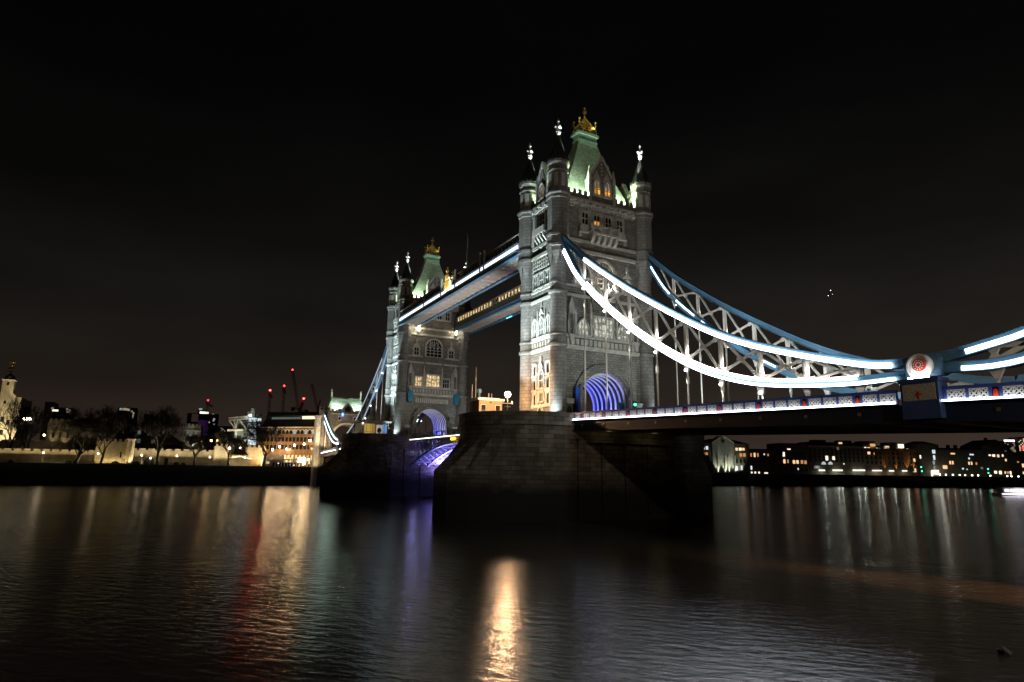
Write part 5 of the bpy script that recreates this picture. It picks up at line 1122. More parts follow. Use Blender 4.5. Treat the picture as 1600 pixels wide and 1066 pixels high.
# river boat at the right edge
def boat():
    c = at(1600, 776, (-80, 215), (-40, 245)); c = Vector((c.x, c.y, WATER_Z)); e = (Vector((_r.x, _r.y, 0))).normalized(); n = Vector((-e.y, e.x, 0)); 
    if n.dot(Vector(CAM)-c) < 0: n = -n
    t = thing('river_boat', 'white lit passenger boat entering at the right edge', 'boat', tuple(c)); L = 13
    a, b = c-e*L, c+e*L
    mb = MB(); prof = [(-L, 0), (-L+2.2, 2.4), (L, 2.4), (L, -2.4), (-L+2.2, -2.4)]
    mb.prism([tuple(c+e*x+n*y+Vector((0, 0, -.4))) for x, y in prof], (0, 0, 1.5)); recalc(mb.build('hull', WHITEP, t))
    quadbox(MB(), c-e*(L-3.5), c+e*L, n, 3.6, WATER_Z+1.12, WATER_Z+3.0, 1.8).build('cabin', WHITEP, t)
    quadbox(MB(), c-e*(L-3), c+e*L, n, 4.2, WATER_Z+3.02, WATER_Z+3.25, 2.1).build('roof', GREYB, t)
    for i in range(9): q = c-e*(L-5)+e*(i*2.3); quadbox(MB(), q-e*.9, q+e*.9, n, .1, WATER_Z+1.6, WATER_Z+2.6, 1.92).build('window', glow((.95, .93, 1), 1.7), t)
    quadbox(MB(), c-e*(L-2.4), c+e*L, n, .08, WATER_Z+.55, WATER_Z+.8, 2.5).build('side_light', glow((1, .82, 1), 2.6), t)
    q = c-e*3+n*5; lamp('boat_spill', 'POINT', (q.x, q.y, WATER_Z+1.8), 500, (.95, .95, 1), None, .5)
boat()
# ================================================================== LEFT BANK: THE OLD FORTRESS
L1 = XP(-206); L2 = XP(-230); L3 = XP(-330); LF = XP(-620)
def merlons(mb, a, b, n, z, w=1.0, g=.8, h=.9, th=.6):
    L = (b-a).length; e = (b-a)/L; k = max(2, int(L/(w+g)))
    for i in range(k):
        p = a+e*(L*(i+.5)/k); quadbox(mb, p-e*w/2, p+e*w/2, n, th, z, z+h, -.02)
def curtain(label, pl, xl, xr, yt, th=2.0, mat=RAG, slots=True):
    a, b = pl.xy(xl, 0, yt), pl.xy(xr, 0, yt); z1 = pl.z((xl+xr)/2, yt); c = (a+b)/2
    t = thing('curtain_wall', label, 'wall', (c.x, c.y, GZ)); quadbox(MB(), a, b, pl.n, th, GZ-.5, z1).build('wall', mat, t)
    mb = MB(); merlons(mb, a, b, pl.n, z1, 2.2, .7, .75); mb.build('battlement', mat, t); return t, a, b, z1
def wash(a, b, n, P, col, d=3.2, zt=8, z=GZ+.25, hgt=.4):
    c = (a+b)/2+n*d; o = lamp('wall_washer', 'AREA', (c.x, c.y, z), P*WASH, col, None, (b-a).length*.96, sy=hgt)
    dr = Vector((-n.x*d, -n.y*d, zt-z)).normalized(); o.rotation_euler = (Matrix((tuple(Vector((n.y*-1, n.x, 0))), tuple(dr.cross(Vector((-n.y, n.x, 0)))), tuple(-dr))).transposed()).to_euler()
WARMW = (1, .76, .38)
WASH = 4.4
t, a, b, z = curtain('long low battlemented wall brightly washed with warm light at the far left', L1, -12, 151, 705)
wash(a, b, L1.n, 2600, WARMW)
t, a, b, z = curtain('battlemented wall with a lamp lit archway behind the bare trees', L1, 201, 337, 704.5)
wash(a, b, L1.n, 2700, (1, .82, .50))
p = L1.xy(233.5, .05); A = [(-1.7, 0), (1.7, 0), (1.7, 1.9), (1.2, 2.8), (0, 3.5), (-1.2, 2.8), (-1.7, 1.9)]
recalc(MB().prism([tuple(p+L1.e*u+Vector((0, 0, GZ+v))) for u, v in A], L1.n*.12).build('archway', DARK, t))
B_ = [(u*1.25, v*1.13) for u, v in A]
mb = MB()
for i in range(1, len(A)-1): mb.prism([tuple(p+L1.e*u+Vector((0, 0, GZ+v))) for u, v in (A[i], A[i+1], B_[i+1], B_[i])], L1.n*.3)
recalc(mb.build('arch_surround', RAG, t))
def block_tower(name, label, pl, xl, xr, yt, depth, mat, f=0, mer=True, zb=GZ):
    a, b = pl.xy(xl, f, yt), pl.xy(xr, f, yt); z1 = pl.z((xl+xr)/2, yt); c = (a+b)/2
    t = thing(name, label, 'tower', (c.x, c.y, zb)); quadbox(MB(), a, b, pl.n, depth, zb-.5, z1).build('wall', mat, t)
    if mer: mb = MB(); merlons(mb, a, b, pl.n, z1, .9, .8, .9); mb.build('battlement', mat, t)
    return t, a, b, z1
t, a, b, z = block_tower('water_gate_tower', 'dim square fortress tower lit gold along its foot', L1, 152, 200.5, 690, 12, RAG, 1.5)
wash(a, b, L1.n, 130, (1, .76, .32), .8, 9)
q = L1.xy(197, 2.6); lamp('wall_spot', 'SPOT', (q.x, q.y, GZ+.3), 700, (1, .78, .4), (q.x-1.2, q.y, GZ+9), .1, 60)
put_windows(t, L1, [(189, 711, .5, 2.2, DW), (163, 706, .5, 2, DW)], 1.5)
c0 = L1.xy(202.5, 1.5); tr = MB().lathe(c0.x, c0.y, [(1.3, GZ-.3), (1.3, L1.z(202, 688)), (1.6, L1.z(202, 687.5)), (1.6, L1.z(202, 686))], 12).build('stair_turret', RAG, t)
t, a, b, z = block_tower('bastion', 'pale gold bastion lit evenly at the end of the battlemented wall', L1, 335.5, 357, 697.5, 9, RAG, 1.2)
wash(a, b, L1.n, 1050, (1, .84, .52), 3)
t, a, b, z = block_tower('bastion', 'second gold lit bastion wall right of the small dark pavilion', L1, 388, 418, 699, 8, RAG, -4)
wash(a, b, L1.n, 900, (1, .84, .52), 3)
t, a, b, z = curtain('short lit wall behind the dark pavilion roof', L1, 357.5, 387.5, 712, 1.5); wash(a, b, L1.n, 600, (1, .84, .52))
# inner ward
t, a, b, z = curtain('dark inner battlemented wall above the washed wall', L2, -15, 152, 691, 2); 
# round towers
def round_tower(label, pl, xl, xr, yt, mat, col, P, side, zb=GZ):
    a, b = pl.xy(xl, 0, yt+10), pl.xy(xr, 0, yt+10); c = (a+b)/2; r = (b-a).length/2; z1 = pl.z((xl+xr)/2, yt); c = c-pl.n*r*.4
    t = thing('round_tower', label, 'tower', (c.x, c.y, zb)); MB().lathe(c.x, c.y, [(r*1.04, zb-.5), (r, z1-2.2), (r*1.05, z1-2.1), (r*1.05, z1-1.8), (r, z1-1.7), (r, z1)], 20).build('wall', mat, t)
    mb = MB()
    for i in range(14):
        am = 2*math.pi*i/14; mb.beam((c.x+r*.93*math.cos(am), c.y+r*.93*math.sin(am), z1), (c.x+r*.93*math.cos(am), c.y+r*.93*math.sin(am), z1+1.0), r*.26, .5, (math.cos(am), math.sin(am), 0))
    mb.build('battlement', mat, t)
    for dy in side:
        lamp('tower_uplight', 'SPOT', (c.x+r+2.2, c.y+dy*r, zb+6 if zb < 6 else zb+.5), P, col, (c.x+r*.9, c.y+dy*r*.8, z1-1), .15, 70)
    return t, c, r, z1
t, c, r, z = round_tower('large dim round tower behind the left trees', L2, 73, 121, 659, RAG, (1, .78, .42), 700, (-.6, .5))
for dy in (-.45, .0, .5): 
    MB().box(c.x+r*.86, c.x+r*1.02, c.y+r*dy-.35, c.y+r*dy+.35, z-6.8, z-4.6).build('window', DW, t)
t, c, r, z = round_tower('cold white floodlit round tower with a bright beam stripe', L2, 286, 314, 666, RAG, (.78, .92, 1), 4200, (.15,))
t, a, b, z = block_tower('wall_tower', 'squat unlit fortress tower between the large round tower and the water gate', L2, 121, 150, 684, 8, RAG)
t, a, b, z = curtain('cool lit upper wall behind the archway wall', L2, 240, 286, 696.5, 2); wash(a, b, L2.n, 330, (.75, .9, 1), 4, 12, GZ+5)
# timber framed range
t, a, b, z1 = building('timber_house', 'dark timber framed house with gabled dormer above the wall', 'house', L2, 200, 286, 691, 9, TIMBER, 'hip', 4.5, [(217.5, 675.5, 1.2, 1.6, glow((.6, .75, .7), .12)), (216.5, 689, 1.4, 1.8, glow((.6, .75, .7), .08)), (239, 690, 1.2, 1.4, glow((.7, .7, .6), .08))])
q0, q1 = L2.xy(225, .6), L2.xy(246, .6); mdl = (q0+q1)/2; zz = L2.z(235, 681); za = L2.z(235, 671)
mb = MB().beam((q0.x, q0.y, zz), (mdl.x, mdl.y, za), .3, .3).beam((q1.x, q1.y, zz), (mdl.x, mdl.y, za), .3, .3); mb.build('bargeboard', GREYB, t)
mb = MB(); mb.prism([(q0.x, q0.y, zz), (q1.x, q1.y, zz), (mdl.x, mdl.y, za)], -L2.n*5); recalc(mb.build('dormer', TIMBER, t))
# the keep with its corner turrets
def keep():
    a, b = L3.xy(-60, 0, 620), L3.xy(24.5, 0, 620); z1 = L3.z(10, 618); c = (a+b)/2
    t = thing('castle_keep', 'floodlit pale stone keep with domed corner turret at the left edge', 'castle', (c.x, c.y, GZ))
    quadbox(MB(), a, b, L3.n, 34, GZ-1, z1).build('wall', RAG, t); mb = MB(); quadbox(mb, a, b, L3.n, .6, z1, z1+.3, .03); merlons(mb, a, b, L3.n, z1, 2.0, 1.3, 1.4); mb.build('battlement', RAG, t)
    a2 = b; b2 = L3.xy(32.5, 0, 620); mb = MB(); quadbox(mb, b-L3.e*.1, b2, L3.n, 30, GZ-1, z1-.4, -3); mb.build('wall', RAG, t)
    put_windows(t, L3, [(7.5, 641.5, 1.5, 2.6, DW), (3.5, 655.5, 1.5, 2.6, DW), (1.5, 676, 1.6, 2.6, DW), (12, 660, 1.4, 2.4, DW)], 0)
    for px, w, f, ttl in ((12.2, 19, .6, 'turret'), (-3, 14, -20, 'turret')):
        q = L3.xy(px, f, 605); hw = (L3.xy(px+w/2, 0, 605)-L3.xy(px-w/2, 0, 605)).length/2; zt = L3.z(px, 594.5 if px > 0 else 596)
        tm = MB().box(q.x-hw*2, q.x, q.y-hw, q.y+hw, z1-10, zt).build(ttl, RAG, t)
        MB().box(q.x-hw*2.1, q.x+.3, q.y-hw*1.12, q.y+hw*1.12, zt, zt+.5).build('turret_cornice', TRIM, tm)
        MB().lathe(q.x-hw, q.y, [(hw*1.0, zt+.5), (hw*.98, zt+1.3), (hw*.8, zt+2.4), (hw*.5, zt+3.2), (hw*.15, zt+3.8), (.1, zt+5.4)], 14).build('cupola', flat('lead_dome', (.16, .16, .15), .55), tm)
        mb = MB().tube((q.x-hw, q.y, zt+5.2), (q.x-hw, q.y, zt+10.5), .12, .07, 5).ball((q.x-hw, q.y, zt+8.4), .4, 6).ball((q.x-hw+.0, q.y+.3, zt+10.3), .75, 7)
        mb.box(q.x-hw-.1, q.x-hw+.1, q.y-1.5, q.y+1.5, zt+8.2, zt+8.5).prism([(q.x-hw, q.y-1.7, zt+9.4), (q.x-hw, q.y+1.2, zt+9.6), (q.x-hw, q.y+1.6, zt+10.4), (q.x-hw, q.y-.8, zt+10.4)], (.12, 0, 0))
        mb.build('weathervane', GOLD, tm)
        if px > 0:
            for zz in (zt-2.6, zt-12.5): MB().box(q.x, q.x+.1, q.y-.55, q.y+.55, zz, zz+1.6).build('window', DW, tm)
    q = L3.xy(2, 14); lamp('keep_floodlight', 'SPOT', (q.x, q.y, GZ+6), 46000, (1, .84, .52), (a.x-1, L3.xy(8).y, 26), .4, 82)
    q = L3.xy(16, 9); lamp('keep_floodlight', 'SPOT', (q.x, q.y, GZ+6), 24000, (1, .84, .52), (a.x-1, L3.xy(12).y, 38), .4, 70)
    q = L3.xy(12, 9); lamp('vane_floodlight', 'SPOT', (q.x, q.y, z1-6), 6500, (1, .84, .5), (L3.P0[0]-3, L3.xy(12).y, z1+12), .3, 60)
keep()
# ------------------------------------------------------------------ trees: bare winter planes
def bare_tree(label, px, X, base_py, top_py, spread, seed, lean=0., th=.42, fine=5):
    fine += 1
    rnd = random.Random(seed); p = atx(px, base_py, X); x, y = p.x, p.y; zt = atx(px, top_py, X).z; H = zt-GZ
    t = thing('bare_tree', label, 'tree', (x, y, GZ), 'bare trees along the far bank')
    tk = MB(); tw = MB()
    def grow(a, d, L, r, lv):
        n = 2; q = a
        for i in range(n):
            d = (d+Vector((rnd.uniform(-.14, .14), rnd.uniform(-.14, .14), rnd.uniform(-.02, .12)))).normalized(); q2 = q+d*(L/n); r2 = r*(.86 if lv < fine else .6)
            (tk if lv < 2 else tw).tube(q, q2, r, r2, 6 if lv < 2 else 3, False); q = q2; r = r2
        if lv >= fine: return
        k = 3 if lv else 5
        for i in range(k+(rnd.random() < .4)):
            ax = Vector((rnd.uniform(-1, 1), rnd.uniform(-1, 1)*spread, rnd.uniform(-.15, .9))).normalized()
            nd = (d*.72+ax*rnd.uniform(.5, .95)).normalized(); st = q if i < 2 else a+(q-a)*rnd.uniform(.45, .95)
            grow(st, nd, L*rnd.uniform(.62, .86), max(.05, r*rnd.uniform(.5, .72)), lv+1)
    grow(Vector((x, y, GZ-.2)), Vector((0, lean, 1)).normalized(), H*.30, th, 0)
    zm = max(v[2] for v in tw.v); s = (zt-GZ)/(zm-GZ)
    for m_ in (tk, tw): m_.v = [(x+(a-x)*s, y+(b-y)*s, GZ+(c-GZ)*s) for a, b, c in m_.v]
    tk.build('trunk', BARK, t); tw.build('crown', BARK, t)
bare_tree('bare tree silhouetted against the floodlit keep', 12, -224, 700, 617, 1.0, 11, .12, .5, 4)
bare_tree('bushy dark tree right of the floodlit keep', 44, -226, 700, 622, 1.0, 12, 0, .45, 5)
bare_tree('large bare tree with a leaning trunk before the washed wall', 117, -199, 722, 634, 1.7, 13, .28, .7, 6)
bare_tree('broad dark tree in front of the water gate tower', 157, -200, 722, 628, 1.7, 14, .12, .55, 6)
bare_tree('tall round crowned bare tree before the archway wall', 246, -198, 722, 630, 1.3, 15, .06, .55, 6)
bare_tree('small twisted bare tree in front of the cold lit round tower', 303, -198, 723, 672, 1.5, 16, .05, .4, 5)
bare_tree('small bare tree at the gold lit bastion', 358, -197, 724, 668, 1.1, 17, -.25, .36, 5)
bare_tree('spreading bare tree in front of the lamp lit brick offices', 411, -196, 725, 654, 1.5, 18, .1, .6, 5)
bare_tree('dark tree left of the distant slab block', 186, -240, 700, 634, 1.1, 19, 0, .4, 5)
# ------------------------------------------------------------------ lamps on the left bank
def bl(px, py, X, label, col=(1, .78, .48), r=.34, L=130, zb=GZ): p = atx(px, py, X); L *= .22; return globe_lamp('street_lamp', label, p.x, p.y, zb, p.z, col, r, L, 'street lamps on the far left bank', .07)
for px, py, X, lb in ((68, 707.5, -202, 'lamp post standing before the washed wall at far left'), (153.5, 709, -202, 'lamp post at the corner of the water gate tower'), (221.5, 711.5, -202, 'lamp post just left of the lit archway'), (235, 716, -204.5, 'lamp inside the mouth of the lit archway'), (276.5, 712.5, -202, 'lamp post between the round crowned and twisted trees'), (328, 714.5, -202, 'lamp post at the right end of the archway wall')): bl(px, py, X, lb, r=.28, L=80)
bl(69, 680, -222, 'lamp beside the large dim round tower', L=150)
for i, dx in enumerate((37.5, 42.5, 47)): bl(dx, 655, -226, ('left', 'middle', 'right')[i]+' lamp of the dazzling triple light before the bushy tree', (1, .88, .62), .42, 260)
for px, py, lb in ((314, 688.5, 'large orange lamp right of the cold lit round tower'), (330, 688.5, 'middle orange lamp right of the cold lit round tower'), (339.5, 688.5, 'small orange lamp nearest the glass tower')): bl(px, py, -240, lb, (1, .55, .16), .4, 190 if '314' in str(px) else 110)
bl(358.5, 700.5, -212, 'left of two lamps over the dark pavilion', (1, .66, .34), .36, 240); bl(375.5, 700, -212, 'right of two lamps over the dark pavilion', (1, .72, .4), .36, 260)
bl(382.5, 715, -200, 'small lamp under the canopy of the dark pavilion', (1, .9, .7), .2, 90)
for px, py, lb, L in ((437, 698, 'lamp at the left of the lit brick office frontage', 260), (460, 696, 'tall lamp before the middle of the brick offices', 300), (475.5, 694, 'lamp near the right end of the brick offices', 170), (484.5, 688.5, 'brightest lamp beside the stone abutment', 420), (426, 703, 'low lamp behind the spreading tree', 260), (448, 702, 'low lamp left of the middle of the brick offices', 260), (466, 702.5, 'low lamp right of the middle of the brick offices', 260), (471, 702, 'low lamp nearest the glowing entrance', 260)): bl(px, py, -193.5 if py < 700 else -204, lb, (1, .64, .30), .36, L*2.6)
for px, py, lb in ((475, 716.5, 'left of two lamps under the abutment'), (482, 718, 'right of two lamps under the abutment')): bl(px, py, -191, lb, (1, .78, .5), .26, 150)
# dark clutter along the quay
for i, (px, w, h, lb) in enumerate(((107, 1.0, 1.0, 'dark bush at the foot of the washed wall beside the leaning trunk'), (213, 1.3, 1.3, 'dark bush left of the lit archway'), (16.5, .8, 1.0, 'dark bush at the far left end of the washed wall'), (276, 1.2, 1.2, 'dark bush right of the little sentry hut'), (287, .9, 1.0, 'small dark bush beside the twisted tree'), (180, 1.4, 1.2, 'dark bush below the square fortress tower'))):
    rnd = random.Random(60+i); p = atx(px, 722, -190.5); mb = MB()
    for k in range(260):
        a, e_, rr = rnd.uniform(0, 6.28), rnd.uniform(0, 1.5), rnd.uniform(.5, 1)**.5; c = Vector((p.x+math.cos(a)*math.cos(e_)*w*rr, p.y+math.sin(a)*math.cos(e_)*w*rr, GZ+math.sin(e_)*h*rr)); u = Vector((rnd.uniform(-1, 1), rnd.uniform(-1, 1), rnd.uniform(-1, 1))).normalized()*.2; v = u.orthogonal().normalized()*.13
        mb.add([c-u, c+v, c+u, c-v], [(0, 1, 2, 3)])
    tag(mb.build('bush', flat('bush_leaf', (.05, .06, .03), .9), None, off=(p.x, p.y, GZ)), lb, 'bush', 'bushes along the far quay')
t = thing('sentry_hut', 'small dark sentry hut with pointed roof before the archway wall', 'hut', tuple(atx(259.5, 722, -192))); p = atx(259.5, 722, -192)
MB().box(p.x-.6, p.x+.6, p.y-.6, p.y+.6, GZ, GZ+1.9).build('wall', DARK, t); MB().lathe(p.x, p.y, [(1.2, GZ+1.9), (.15, GZ+2.8), (.05, GZ+3.2)], 4).build('roof', DARK, t)
mb = MB(); a, b = atx(-10, 722, -189), atx(330, 724, -189)
for k in range(120): y = a.y+(b.y-a.y)*k/119; mb.box(-189.03, -188.97, y-.03, y+.03, GZ, GZ+1.05)
mb.box(-189.03, -188.97, a.y, b.y, GZ+1.0, GZ+1.07).box(-189.02, -188.98, a.y, b.y, GZ+.5, GZ+.55)
tag(mb.build('quay_railing', DARK, None, off=(-189, a.y, GZ)), 'long thin iron railing along the left quay edge', 'railing')
# ------------------------------------------------------------------ pavilions
def pavilion():
    p0, p1 = atx(360, 712, -203), atx(386, 712, -203); z0, z1 = atx(372, 711, -203).z, atx(372, 702, -203).z; ya, yb = p0.y, p1.y
    t = thing('pavilion', 'small dark pavilion with sweeping roof between the lit bastions', 'pavilion', (-206, (ya+yb)/2, GZ))
    MB().hexa([(-209, ya, z0), (-202, ya, z0), (-202, yb+.6, z0), (-209, yb+.6, z0), (-207, ya+.3, z1), (-205, ya+.3, z1), (-205, yb-1.6, z1), (-207, yb-1.6, z1)]).build('roof', TIMBER, t)
    mb = MB()
    for k in range(6): y = ya+(yb-ya)*k/5; mb.box(-202.4, -202.2, y-.08, y+.08, GZ, z0)
    mb.beam((-201.5, ya+.2, z0-1.2), (-199.5, ya+3.2, z0-.4), 2.5, .12).beam((-199.5, ya+3.2, z0-.4), (-201.5, yb+1.5, z0-1.6), 2.5, .12); mb.build('canopy_frame', STEEL, t)
pavilion()
def river_pavilion():
    pl = XP(-194); a, b = pl.xy(414), pl.xy(446); z1 = pl.z(430, 711.5); c = (a+b)/2
    t = thing('marquee', 'pale pinkish marquee hall with dark glazed front by the abutment', 'marquee', (c.x, c.y, GZ))
    quadbox(MB(), a, b, pl.n, 6, GZ+2.2, z1+.4, -4).build('roof', PALE, t); quadbox(MB(), a, b, pl.n, 5, GZ, GZ+2.2, -4).build('wall', PALE, t)
    a, b = pl.xy(426), pl.xy(474); quadbox(MB(), a, b, pl.n, 4, pl.z(450, 719.5), pl.z(450, 717.5)).build('canopy', PALE, t)
    quadbox(MB(), a, b, pl.n, 2, GZ, GZ+1.9, -1.5).build('glazing', GLASS, t)
    mb = MB()
    for k in range(11): q = a+(b-a)*k/10; quadbox(mb, q-pl.e*.1, q+pl.e*.1, pl.n, .2, GZ, GZ+2.0, -.3)
    mb.build('post', PALE, t)
    put_windows(t, pl, [(418.5, 723, 1.2, 1.0, glow((1, .8, .4), .6)), (435, 724, .6, .4, W2), (459.5, 727, .5, .4, W2), (453, 726, .4, .3, glow((.3, .4, 1), 1))], -.2)
    lamp('marquee_light', 'POINT', (-188.2, c.y+2, GZ+5), 150, (1, .8, .72), None, .2); lamp('marquee_light', 'POINT', (-190, c.y+9, GZ+2.6), 60, (1, .8, .6), None, .2)
river_pavilion()
# ------------------------------------------------------------------ glass office with exposed steel trusses
def glass_office():
    pl = XP(-262); a, b = pl.xy(357, 0, 670), pl.xy(387, 0, 670); z1 = pl.z(372, 653); zb = GZ
    t = thing('glass_office', 'glass office block with pale exposed roof trusses and lit floors', 'office building', ((a.x+b.x)/2, (a.y+b.y)/2, GZ))
    quadbox(MB(), a+pl.e*3, b, pl.n, 14, zb, pl.z(372, 657)).build('glazed_wall', flat('greenish_glass', (.12, .16, .14), .3, 0, .3, .25), t)
    FRM = flat('frame_white', (.6, .58, .5), .5); mb = MB()
    def P(px, py, f=.6): q = pl.at(px, py); return q+pl.n*f
    for py in (652, 656): mb.beam(P(357, py+1.5), P(388, py-1.5), .5, .5)
    for k in range(14): x = 357+k*31/14; mb.beam(P(x, 656.5-k*.2), P(x+1.1, 652.2-k*.2), .25, .25); mb.beam(P(x+1.1, 652.2-k*.2), P(x+2.2, 656-k*.2), .25, .25)
    for x0, y0, x1, y1 in ((357.5, 657, 368, 671), (365, 657, 369, 671), (371, 656.5, 368.5, 671), (374, 656, 384, 670), (368.5, 671, 368.5, 689)): mb.beam(P(x0, y0), P(x1, y1), .42, .42)
    for py in (672.5, 689): mb.beam(P(355, py), P(386, py-.6), .5, 1.0)
    for k in range(7): x = 358+k*4.2; mb.beam(P(x, 690), P(x+3, 699), .25, .25); mb.beam(P(x+3, 690), P(x, 699), .25, .25)
    mb.build('steel_truss', FRM, t)
    a2, b2 = pl.xy(387.5, 2, 675), pl.xy(399, 2, 675); quadbox(MB(), a2, b2, pl.n, 12, zb, pl.z(393, 654)).build('stair_tower', flat('dark_frame', (.06, .07, .07), .5), t)
    for py, h in ((656.5, 4.2), (665, 4.5), (674.5, 4), (682.5, 4.3), (691.5, 5.2)): 
        put_windows(t, pl, [(393 + (0 if py > 660 else 1), py, 3.9, h*.5, litroom('lit_floor', (.80, .95, 1), .8, .9))], 2)
    put_windows(t, pl, [(404.5, 656.5, 1.8, 1.4, W3), (403.5, 665, 1.4, 1.0, glow((.7, .8, .85), .4))], 2)
    a3, b3 = pl.xy(392, -1, 645), pl.xy(399, -1, 645); quadbox(MB(), a3, b3, pl.n, 8, pl.z(395, 655), pl.z(395, 638)).build('plant_room', GREYB, t)
    a3, b3 = pl.xy(387.5, -2, 645), pl.xy(392, -2, 645); quadbox(MB(), a3, b3, pl.n, 7, pl.z(389, 655), pl.z(389, 644)).build('plant_room', GREYB, t)
    a3, b3 = pl.xy(400, 1, 660), pl.xy(408, 1, 660); quadbox(MB(), a3, b3, pl.n, 10, zb, pl.z(404, 647)).build('side_block', flat('dark_frame2', (.07, .08, .08), .5), t)
    p = P(390, 650, 3); MB().ball(p, .5, 8).build('roof_lamp', glow((.95, 1, 1), 30), t)
    for px in (361, 371, 381): q = P(px, 697, 3.5); lamp('truss_uplight', 'SPOT', tuple(q), 4200, (1, .93, .72), tuple(P(px, 655, 0)), .2, 70)
glass_office()
# ------------------------------------------------------------------ long brick offices
def brick_offices():
    a, b = Vector((-216, atx(404, 700, -216).y, 0)), Vector((-196, atx(491, 700, -196).y, 0)); pl = Plane((a.x, a.y), (b.x, b.y)); z1 = pl.z(470, 667); c = (a+b)/2
    t = thing('office_building', 'long brown brick office block with arched top windows and lit arcade', 'office building', (c.x, c.y, GZ))
    quadbox(MB(), a, b, pl.n, 16, GZ, z1).build('wall', BRICK, t)
    mb = MB(); A, B, C, D = a, b, b-pl.n*14, a-pl.n*14; up = Vector((0, 0, 1)); ins = -pl.n*2.2
    mb.hexa([(p.x, p.y, z1+.02) for p in (A, B, C, D)]+[(p.x, p.y, z1+3.0) for p in (A+ins, B+ins, C, D)]); mb.build('mansard_roof', DSLATE, t)
    A2, B2 = a-pl.n*3, b-pl.n*3; mb = MB(); quadbox(mb, A2, B2, pl.n, 10, z1+3.02, z1+5.4); mb.build('attic_storey', flat('attic_dark', (.07, .075, .07), .5), t)
    mb = MB(); quadbox(mb, A2-pl.n*1, B2-pl.n*4, pl.n, 8, z1+5.42, z1+7.2); mb.build('plant_room', DSLATE, t)
    quadbox(MB(), a, b, pl.n, .6, z1-.5, z1-.02, .5).build('cornice', TRIM, t)
    L = (b-a).length; w = glow((1, .85, .45), 1.6)
    for k in range(9): q = b-pl.e*(1.2+k*.95); p = q-pl.n*3+pl.n*.1; inst('window', winmesh(.8, 1.3, w if k < 8 else W2), t, (p.x, p.y, z1+4.3), (0, 0, pl.rot))
    for k in range(14): q = b-pl.e*(10.5+k*1.1); p = q-pl.n*2.9; inst('window', winmesh(.7, .9, glow((.75, .85, .8), .16)), t, (p.x, p.y, z1+4.1), (0, 0, pl.rot))
    n = 15; me = MB().prism([(-.62, -.1, -.9), (.62, -.1, -.9), (.62, -.1, .3), (.4, -.1, .75), (0, -.1, .95), (-.4, -.1, .75), (-.62, -.1, .3)], (0, .2, 0)).mesh('arched_window', GLASS); me2 = MB().prism([(-.62, -.1, -.9), (.62, -.1, -.9), (.62, -.1, .3), (.4, -.1, .75), (0, -.1, .95), (-.4, -.1, .75), (-.62, -.1, .3)], (0, .2, 0)).mesh('arched_window', glow((.7, .85, 1), .5))
    mh = MB(); 
    for i in range(8): a0, a1 = math.pi*i/8, math.pi*(i+1)/8; mh.prism([(r*math.cos(q), -.12, .25+r*math.sin(q)) for r, q in ((.7, a0), (.7, a1), (1.0, a1), (1.0, a0))], (0, .3, 0))
    mh = mh.mesh('arch_hood', TRIM)
    for i in range(n):
        q = a+pl.e*(L*(i+.5)/n)
        for zz, m_ in ((z1-2.3, 'arch'), (z1-5.6, 1.5), (z1-9.0, 1.5)):
            p = q+pl.n*.08
            if m_ == 'arch': inst('arched_window', me2 if i in (4, 9, 12, 14) else me, t, (p.x, p.y, zz), (0, 0, pl.rot)); inst('arch_hood', mh, t, (p.x, p.y, zz), (0, 0, pl.rot))
            else: inst('window', winmesh(1.2, 1.9, DW), t, (p.x, p.y, zz), (0, 0, pl.rot))
        p = q+pl.n*.1; quadbox(MB(), q-pl.e*.5, q+pl.e*.5, pl.n, .3, GZ, GZ+5.2, .4).build('arcade_pier', TRIM, t)
        if i > 4 and i != 9: inst('arcade_window', winmesh(.8, 2.6, glow((1, .74, .34), 1.6 if i % 3 else 3.2)), t, (p.x+pl.e.x*1.1, p.y+pl.e.y*1.1, GZ+2.6), (0, 0, pl.rot))
    p = a+pl.e*L*.80+pl.n*.5; quadbox(MB(), p-pl.e*1.8, p+pl.e*1.8, pl.n, .4, GZ+1, GZ+4.2).build('lit_entrance', glow((1, .84, .5), 5.5), t)
    o = lamp('frontage_washer', 'AREA', tuple((a+b)/2+pl.n*4.5+pl.e*3+Vector((0, 0, GZ+.4))), 11000, (1, .60, .26), None, L*.8, sy=.4)
    n_ = pl.n; dr = Vector((-n_.x*4, -n_.y*4, 7)).normalized(); X = pl.e; o.rotation_euler = Matrix((tuple(X), tuple(dr.cross(X)), tuple(-dr))).transposed().to_euler()
brick_offices()
